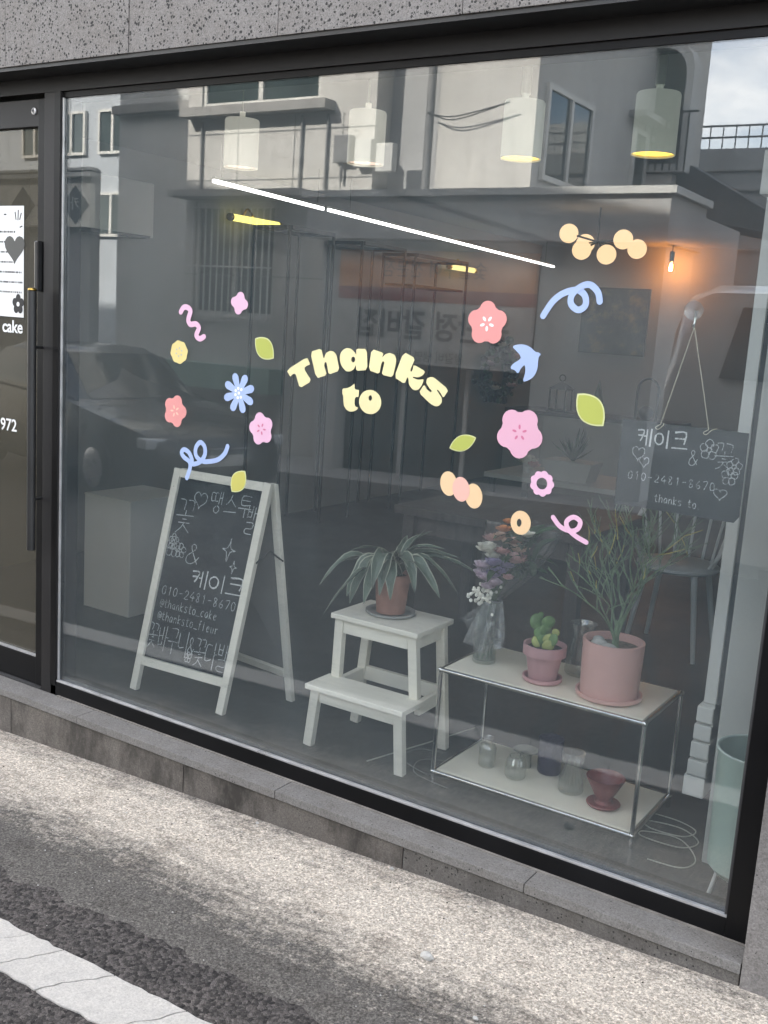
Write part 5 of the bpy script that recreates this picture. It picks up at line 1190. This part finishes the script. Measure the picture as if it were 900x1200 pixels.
ob = thing('opposite_building', 'beige rendered apartment building across the street mirrored in the glass', 'building', (-8, YW, -.2))
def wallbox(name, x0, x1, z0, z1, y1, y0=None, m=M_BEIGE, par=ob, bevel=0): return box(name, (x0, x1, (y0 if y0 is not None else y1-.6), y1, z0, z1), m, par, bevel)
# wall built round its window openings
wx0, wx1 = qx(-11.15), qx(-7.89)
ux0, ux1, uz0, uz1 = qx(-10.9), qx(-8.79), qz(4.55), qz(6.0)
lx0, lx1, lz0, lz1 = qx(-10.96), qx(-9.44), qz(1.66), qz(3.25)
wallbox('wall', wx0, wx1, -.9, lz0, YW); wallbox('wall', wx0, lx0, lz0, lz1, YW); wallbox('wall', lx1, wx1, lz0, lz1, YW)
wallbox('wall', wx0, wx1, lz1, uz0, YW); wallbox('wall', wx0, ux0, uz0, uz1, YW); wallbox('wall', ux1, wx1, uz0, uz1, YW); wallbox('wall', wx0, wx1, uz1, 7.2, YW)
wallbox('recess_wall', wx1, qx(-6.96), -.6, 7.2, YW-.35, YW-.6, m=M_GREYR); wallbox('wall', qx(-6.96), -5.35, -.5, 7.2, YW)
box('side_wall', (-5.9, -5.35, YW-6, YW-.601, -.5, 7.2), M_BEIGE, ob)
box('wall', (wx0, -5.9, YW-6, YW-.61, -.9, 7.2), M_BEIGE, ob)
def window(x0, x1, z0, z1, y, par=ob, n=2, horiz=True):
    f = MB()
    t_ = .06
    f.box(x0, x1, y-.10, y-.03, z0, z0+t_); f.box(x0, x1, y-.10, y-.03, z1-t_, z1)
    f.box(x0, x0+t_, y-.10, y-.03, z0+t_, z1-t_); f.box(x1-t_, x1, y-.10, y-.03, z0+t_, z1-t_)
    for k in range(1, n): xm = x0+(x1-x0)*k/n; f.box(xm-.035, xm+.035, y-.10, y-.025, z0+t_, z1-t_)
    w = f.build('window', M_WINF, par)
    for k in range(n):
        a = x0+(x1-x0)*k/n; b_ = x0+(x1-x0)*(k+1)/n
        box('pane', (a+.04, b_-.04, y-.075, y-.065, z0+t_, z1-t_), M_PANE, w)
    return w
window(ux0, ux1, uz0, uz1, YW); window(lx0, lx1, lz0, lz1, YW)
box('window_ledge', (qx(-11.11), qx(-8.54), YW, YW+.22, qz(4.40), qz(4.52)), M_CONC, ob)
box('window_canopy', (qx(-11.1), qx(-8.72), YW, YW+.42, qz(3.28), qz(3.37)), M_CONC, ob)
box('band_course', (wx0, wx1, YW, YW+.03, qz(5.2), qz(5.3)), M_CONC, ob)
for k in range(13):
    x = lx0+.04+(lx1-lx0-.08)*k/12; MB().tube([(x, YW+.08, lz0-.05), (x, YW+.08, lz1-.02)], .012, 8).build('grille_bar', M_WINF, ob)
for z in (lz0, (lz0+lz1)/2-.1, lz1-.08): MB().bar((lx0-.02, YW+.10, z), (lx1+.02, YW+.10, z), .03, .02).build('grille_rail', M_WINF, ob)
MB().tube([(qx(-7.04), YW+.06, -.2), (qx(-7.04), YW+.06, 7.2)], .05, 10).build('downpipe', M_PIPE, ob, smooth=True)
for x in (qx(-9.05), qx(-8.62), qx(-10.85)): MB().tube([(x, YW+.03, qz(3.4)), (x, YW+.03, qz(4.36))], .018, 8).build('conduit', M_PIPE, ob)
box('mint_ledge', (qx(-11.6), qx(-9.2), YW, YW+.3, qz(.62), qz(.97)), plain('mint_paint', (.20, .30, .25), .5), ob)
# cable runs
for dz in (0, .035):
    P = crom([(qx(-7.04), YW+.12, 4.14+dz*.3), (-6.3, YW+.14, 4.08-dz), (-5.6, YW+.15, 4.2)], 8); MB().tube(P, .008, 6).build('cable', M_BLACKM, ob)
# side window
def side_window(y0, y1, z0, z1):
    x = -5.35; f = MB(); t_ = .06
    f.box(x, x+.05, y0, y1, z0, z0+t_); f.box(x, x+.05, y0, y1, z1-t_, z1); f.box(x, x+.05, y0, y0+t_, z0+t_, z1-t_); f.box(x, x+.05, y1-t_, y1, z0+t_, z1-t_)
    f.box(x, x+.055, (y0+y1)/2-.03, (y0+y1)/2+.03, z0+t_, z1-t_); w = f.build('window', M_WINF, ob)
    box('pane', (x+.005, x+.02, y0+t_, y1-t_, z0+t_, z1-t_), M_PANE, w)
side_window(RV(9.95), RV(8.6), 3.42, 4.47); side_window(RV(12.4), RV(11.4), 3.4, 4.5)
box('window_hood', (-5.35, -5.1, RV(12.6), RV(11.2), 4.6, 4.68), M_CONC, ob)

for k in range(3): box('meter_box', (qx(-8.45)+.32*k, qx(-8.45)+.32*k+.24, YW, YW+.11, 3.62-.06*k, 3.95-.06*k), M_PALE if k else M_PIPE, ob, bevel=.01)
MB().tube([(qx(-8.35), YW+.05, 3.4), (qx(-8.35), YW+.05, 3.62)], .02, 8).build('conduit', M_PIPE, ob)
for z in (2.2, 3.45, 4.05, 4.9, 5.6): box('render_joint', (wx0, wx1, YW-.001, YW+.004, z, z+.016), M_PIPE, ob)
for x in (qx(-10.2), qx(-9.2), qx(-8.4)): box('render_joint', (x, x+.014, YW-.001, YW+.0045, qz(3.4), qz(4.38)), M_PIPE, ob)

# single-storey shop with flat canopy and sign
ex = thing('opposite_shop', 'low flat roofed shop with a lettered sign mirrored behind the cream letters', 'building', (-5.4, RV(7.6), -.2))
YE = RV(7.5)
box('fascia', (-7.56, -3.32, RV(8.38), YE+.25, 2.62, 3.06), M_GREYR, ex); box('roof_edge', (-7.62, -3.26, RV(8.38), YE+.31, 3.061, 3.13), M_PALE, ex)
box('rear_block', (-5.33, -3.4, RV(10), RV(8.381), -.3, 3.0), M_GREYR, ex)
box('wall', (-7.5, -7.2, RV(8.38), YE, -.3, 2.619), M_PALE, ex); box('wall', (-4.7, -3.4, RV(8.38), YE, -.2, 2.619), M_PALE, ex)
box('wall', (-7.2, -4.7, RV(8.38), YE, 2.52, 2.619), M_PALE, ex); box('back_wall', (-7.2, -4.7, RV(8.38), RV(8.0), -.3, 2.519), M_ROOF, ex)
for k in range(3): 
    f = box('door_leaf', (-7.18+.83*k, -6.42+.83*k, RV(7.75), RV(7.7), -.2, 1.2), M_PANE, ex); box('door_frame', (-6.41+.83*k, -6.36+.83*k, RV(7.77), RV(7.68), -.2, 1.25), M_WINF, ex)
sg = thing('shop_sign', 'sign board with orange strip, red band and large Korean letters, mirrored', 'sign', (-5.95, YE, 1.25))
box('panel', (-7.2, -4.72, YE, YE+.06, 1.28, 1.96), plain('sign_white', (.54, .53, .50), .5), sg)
box('red_band', (-7.2, -4.72, YE, YE+.065, 1.961, 2.10), plain('sign_red', (.34, .09, .07), .5), sg)
box('orange_strip', (-7.2, -4.72, YE, YE+.06, 2.101, 2.51), plain('sign_orange', (.74, .33, .13), .5), sg)
text_obj('sign_text', '왕란정 갈비집', .34, plain('sign_grey_ink', (.10, .10, .10), .6), (-5.95, YE+.062, 1.68), 1, sg, bold=.008)
text_obj('sign_text', '왕갈비 냉면 전골', .13, M_INK, (-5.95, YE+.062, 1.36), 1, sg)
text_obj('sign_text', '숯불구이 전문점', .20, plain('sign_brown', (.20, .07, .03), .5), (-5.95, YE+.062, 2.30), 1, sg)

# rounded glass bay on the next house, low houses with railing behind
rb_ = thing('bay_house', 'house with a rounded grey-green glazed bay beside open sky, mirrored', 'building', (-5, RV(12.5), -.2))
def rounded(x0, x1, z0, z1, r):
    return [(x0, z0), (x1, z0)]+[(x1-r+r*math.cos(R(a)), z1-r+r*math.sin(R(a))) for a in range(0, 91, 15)]+[(x0, z1)]
MB().poly(rounded(-5.9, -4.78, 4.0, 5.75, .42), [rounded(-5.8, -4.88, 4.1, 5.63, .35)], RV(12.3), .35).build('bay_rim', M_PALE, rb_, recalc=True)
MB().poly(rounded(-5.8, -4.88, 4.1, 5.63, .35), [], RV(12.25), .1).build('bay_glass', plain('bay_green_glass', (.06, .08, .07), .1, spec=.8), rb_, recalc=True)
for k in range(11): MB().tube([(-5.75+.1*k, RV(11.85), 4.0), (-5.75+.1*k, RV(11.85), 4.75)], .014, 6).build('railing_bar', M_BLACKM, rb_)
MB().bar((-5.8, RV(11.85), 4.76), (-4.62, RV(11.85), 4.76), .03, .03).build('handrail', M_BLACKM, rb_)
box('base', (-5.9, -4.95, RV(13.0), RV(12.0), -.3, 3.98), M_BEIGE, rb_)
lh = thing('low_house', 'low grey house with a railed roof terrace under the mirrored sky', 'building', (-4, RV(17), 0))
box('wall', (-9.5, 4, RV(20), RV(16), -.3, 5.0), M_GREYR, lh)
for k in range(5): box('cladding_course', (-9.5, 4, RV(16), RV(15.95), 3.3+.33*k, 3.33+.33*k), M_CONC, lh)
for k in range(44): MB().tube([(-6.4+.22*k, RV(16.1), 5.0), (-6.4+.22*k, RV(16.1), 5.38)], .012, 6).build('railing_bar', M_PIPE, lh)
for z in (5.2, 5.39): MB().bar((-6.45, RV(16.1), z), (3.2, RV(16.1), z), .03, .03).build('handrail', M_PIPE, lh)
MB().hexa([(-4.9, RV(19), 5.01), (-1, RV(19), 5.01), (-1, RV(16.6), 5.01), (-4.9, RV(16.6), 5.01)], [(-4.3, RV(19), 5.75), (-1, RV(19), 5.75), (-1, RV(17), 5.75), (-4.3, RV(17), 5.75)]).build('roof_shed', M_PALE, lh)
MB().hexa([(-5.1, RV(14.2), 3.5), (-3.3, RV(14.2), 3.15), (-3.3, RV(12.2), 3.15), (-5.1, RV(12.2), 3.5)], [(-5.1, RV(14.2), 4.3), (-3.3, RV(14.2), 3.3), (-3.3, RV(12.2), 3.3), (-5.1, RV(12.2), 4.3)]).build('lean_to_roof', M_ROOF, lh)
# houses further left
fh = thing('tiled_house', 'blue grey tiled house with small windows at the far left of the reflection', 'building', (-17, RV(14), -.5))
box('wall', (-26, -12.6, RV(20), RV(14), -1.2, 9), M_TILE, fh)
for r_ in range(3):
    for k in range(6):
        window(-21.2+1.45*k*.9, -20.3+1.45*k*.9, 3.2+1.75*r_, 4.15+1.75*r_, RV(14)+.11, fh, 2)
nb = thing('neighbour_house', 'plain pale house left of the beige building in the reflection', 'building', (-12, RV(9.5), -.5))
box('wall', (-12.9, qx(-11.15)-.02, RV(13.5), RV(9.3), -1, 8.2), M_PALE, nb); box('cornice', (-12.92, qx(-11.15)-.021, RV(9.29), RV(9.15), 4.6, 4.72), M_CONC, nb)
cs = thing('diamond_sign', 'white sign board with dark diamonds reading cafe, mirrored at the upper left', 'sign', (-14.3, RV(8.8), 2.8))
box('board', (-15.9, -13.2, RV(9.1), RV(9.0), 2.9, 3.56), plain('sign_bright', (.80, .77, .68), .5), cs); box('top_rail', (-15.95, -13.15, RV(9.1), RV(8.95), 3.66, 3.72), M_WINF, cs); box('top_rail', (-15.95, -13.15, RV(9.1), RV(8.95), 3.75, 3.79), M_WINF, cs)
for k, chx in enumerate('카페 '):
    x = -13.53-.66*k; MB().add([(x-.31, RV(8.99), 3.23), (x, RV(8.99), 2.94), (x+.31, RV(8.99), 3.23), (x, RV(8.99), 3.53), (x-.31, RV(9.0), 3.23), (x, RV(9.0), 2.94), (x+.31, RV(9.0), 3.23), (x, RV(9.0), 3.53)], [(0, 3, 2, 1), (0, 1, 5, 4), (1, 2, 6, 5), (2, 3, 7, 6), (3, 0, 4, 7)]).build('diamond', plain('sign_slate', (.06, .065, .065), .6), cs)
    if chx != ' ': text_obj('sign_text', chx, .22, M_WINF, (x, RV(8.985), 3.24), 1, cs, extrude=.002)
box('post', (-15.8, -13.3, RV(9.3), RV(9.11), -.9, 3.8), M_GREYR, cs)
# boundary kerb far side
struct(sheet('far_pavement', -40, 40, RV(8.35), RV(6.9), .12, M_CONC)); 
mb = MB().hexa([(-40, RV(6.9), ground(-40)-.1), (40, RV(6.9), ground(40)-.1), (40, RV(6.8), ground(40)-.1), (-40, RV(6.8), ground(-40)-.1)], [(-40, RV(6.9), ground(-40)+.125), (40, RV(6.9), ground(40)+.125), (40, RV(6.8), ground(40)+.125), (-40, RV(6.8), ground(-40)+.125)])
struct(mb.build('kerb', M_CONC))

# ------------------------------------------------------------------ parked vehicles
def loft(stations, ring):
    mb = MB(); k = None
    for st_ in stations:
        pts = ring(*st_); k = len(pts); mb.v += pts
    for i in range(len(stations)-1):
        for j in range(k):
            a, b = i*k+j, i*k+(j+1) % k; mb.f.append((a, b, b+k, a+k)); mb.m.append(0)
    mb.f.append(tuple(range(k))[::-1]); mb.f.append(tuple((len(stations)-1)*k+j for j in range(k))); mb.m += [0, 0]; return mb
def body_ring(x, w, zb, zm, zt): return [(x, -w*.88, zb), (x, -w, zb+.10), (x, -w*1.0, zm), (x, -w*.94, zt-.02), (x, -w*.80, zt), (x, 0, zt+.025), (x, w*.80, zt), (x, w*.94, zt-.02), (x, w, zm), (x, w, zb+.10), (x, w*.88, zb), (x, 0, zb)]
def cabin_ring(x, w, zb, zt): return [(x, -w, zb), (x, -w*.97, zb+(zt-zb)*.4), (x, -w*.86, zt-.05), (x, -w*.74, zt), (x, 0, zt+.02), (x, w*.74, zt), (x, w*.86, zt-.05), (x, w*.97, zb+(zt-zb)*.4), (x, w, zb), (x, 0, zb)]
def vehicle(name, label, cat, mat_, Mx, body, cabin, glass, wheels, plate=None, lamps=(), rear=()):
    root = bpy.data.objects.new(name, None); COL.objects.link(root); tag(root, label, cat); root.matrix_world = Mx
    PINV[root.name] = Matrix.Identity(4)
    loft(body, body_ring).build('body', mat_, root, smooth=True, recalc=True)
    loft(cabin, cabin_ring).build('roof', mat_, root, smooth=True, recalc=True)
    for g in glass: MB().hexa(g[:4], g[4:]).build('window', M_CARG, root, recalc=True)
    for (x, y, r) in wheels:
        rot = Matrix.Rotation(R(90), 3, 'X')
        w = MB().lathe([(r*.6, -.1), (r*.95, -.1), (r, -.06), (r, .06), (r*.95, .1), (r*.6, .1)], (x, y, r), 28, M=rot, cap1=True).build('tyre', M_TYRE, root, smooth=True)
        MB().lathe([(r*.6, -.11), (r*.5, -.12), (.04, -.105), (.04, .105), (r*.5, .12), (r*.6, .11)], (x, y, r), 20, M=rot, cap1=True).build('rim', M_RIM, w, smooth=True)
    for b_ in lamps: box('headlight', b_, plain('lamp_lens', (.55, .56, .56), .1, spec=.8), root, bevel=.02)
    for b_ in rear: box('trim', b_, M_RIM, root)
    if plate: box('number_plate', plate, plain('plate_white', (.60, .60, .57), .5), root)
    return root
# sedan: local x runs from nose (0) to tail
sed = [(0.0, .62, .28, .45, .62), (.06, .74, .22, .5, .70), (.25, .84, .19, .55, .77), (.9, .90, .18, .60, .86), (1.45, .91, .18, .62, .93), (2.6, .92, .18, .62, .95), (3.7, .91, .18, .62, .97), (4.35, .88, .2, .62, .99), (4.6, .80, .24, .6, .95), (4.68, .66, .34, .55, .85)]
cab = [(1.45, .80, .92, .94), (1.75, .80, .92, 1.10), (2.2, .79, .93, 1.36), (2.5, .78, .94, 1.43), (3.1, .78, .95, 1.44), (3.6, .77, .96, 1.34), (4.1, .76, .97, 1.08), (4.25, .74, .97, .99)]
gl = [[(1.47, -.62, .945), (1.47, .62, .945), (1.5, .62, .955), (1.5, -.62, .955), (2.18, -.52, 1.375), (2.18, .52, 1.375), (2.22, .52, 1.365), (2.22, -.52, 1.365)]]
for s in (-1, 1):
    gl.append([(1.85, s*.785, .98), (3.75, s*.775, 1.0), (3.75, s*.80, 1.0), (1.85, s*.81, .98), (2.3, s*.70, 1.34), (3.35, s*.69, 1.36), (3.35, s*.715, 1.36), (2.3, s*.725, 1.34)])
hd_ = R(14); nose = Vector((-6.75, RV(5.0), 0)); nose.z = ground(-7.5)+.0
ex_ = Vector((-math.cos(hd_), -math.sin(hd_), 0)); ey_ = Vector((0, 0, 1)).cross(ex_); Mx = Matrix.Identity(4)
for i in range(3): Mx[i][0] = ex_[i]; Mx[i][1] = ey_[i]; Mx[i][2] = (0, 0, 1)[i]; Mx[i][3] = nose[i]
vehicle('parked_sedan', 'black sedan parked across the street, mirrored behind the left stickers', 'car', M_CARD, Mx, sed, cab, gl, [(.85, -.80, .33), (.85, .80, .33), (3.6, -.80, .33), (3.6, .80, .33)], (-.012, .002, -.26, .26, .42, .53), [(.05, .22, -.80, -.48, .60, .70), (.05, .22, .48, .80, .60, .70)], [(-.008, .03, -.45, .45, .585, .60)])
van = [(0.0, .68, .30, .55, .80), (.08, .80, .24, .6, .92), (.5, .86, .22, .7, 1.02), (1.0, .88, .22, .75, 1.10), (2.2, .88, .22, .8, 1.12), (4.6, .88, .22, .8, 1.12), (4.85, .86, .26, .8, 1.12)]
vcab = [(.85, .80, 1.05, 1.10), (1.0, .82, 1.09, 1.50), (1.15, .83, 1.10, 1.84), (1.45, .83, 1.10, 1.95), (3.2, .83, 1.10, 1.97), (4.62, .83, 1.10, 1.95), (4.78, .82, 1.10, 1.88), (4.85, .78, 1.10, 1.70)]
vg = [[(.84, -.62, 1.12), (.84, .62, 1.12), (.88, .62, 1.12), (.88, -.62, 1.12), (1.10, -.56, 1.78), (1.10, .56, 1.78), (1.14, .56, 1.78), (1.14, -.56, 1.78)]]
for s in (-1, 1):
    for (a, b) in ((1.35, 2.15), (2.35, 3.35), (3.5, 4.5)):
        a2 = a+.22 if a < 1.5 else a+.05
        vg.append([(a, s*.79, 1.40), (b, s*.79, 1.40), (b, s*.829, 1.40), (a, s*.829, 1.40), (a2, s*.72, 1.82), (b-.08, s*.72, 1.82), (b-.08, s*.768, 1.82), (a2, s*.768, 1.82)])
Mv = Matrix.Rotation(R(180), 4, 'Z'); Mv[2][2] = 1.03; Mv[0][3] = 2.72; Mv[1][3] = RV(4.75); Mv[2][3] = ground(-1.2)
vehicle('parked_van', 'pale van parked behind the photographer, mirrored at the right of the glass', 'van', M_CARW, Mv, van, vcab, vg, [(.85, -.76, .33), (.85, .76, .33), (3.8, -.76, .33), (3.8, .76, .33)], (-.012, .002, -.26, .26, .5, .61), [(.02, .3, -.82, -.55, .68, .84), (.02, .3, .55, .82, .68, .84)])
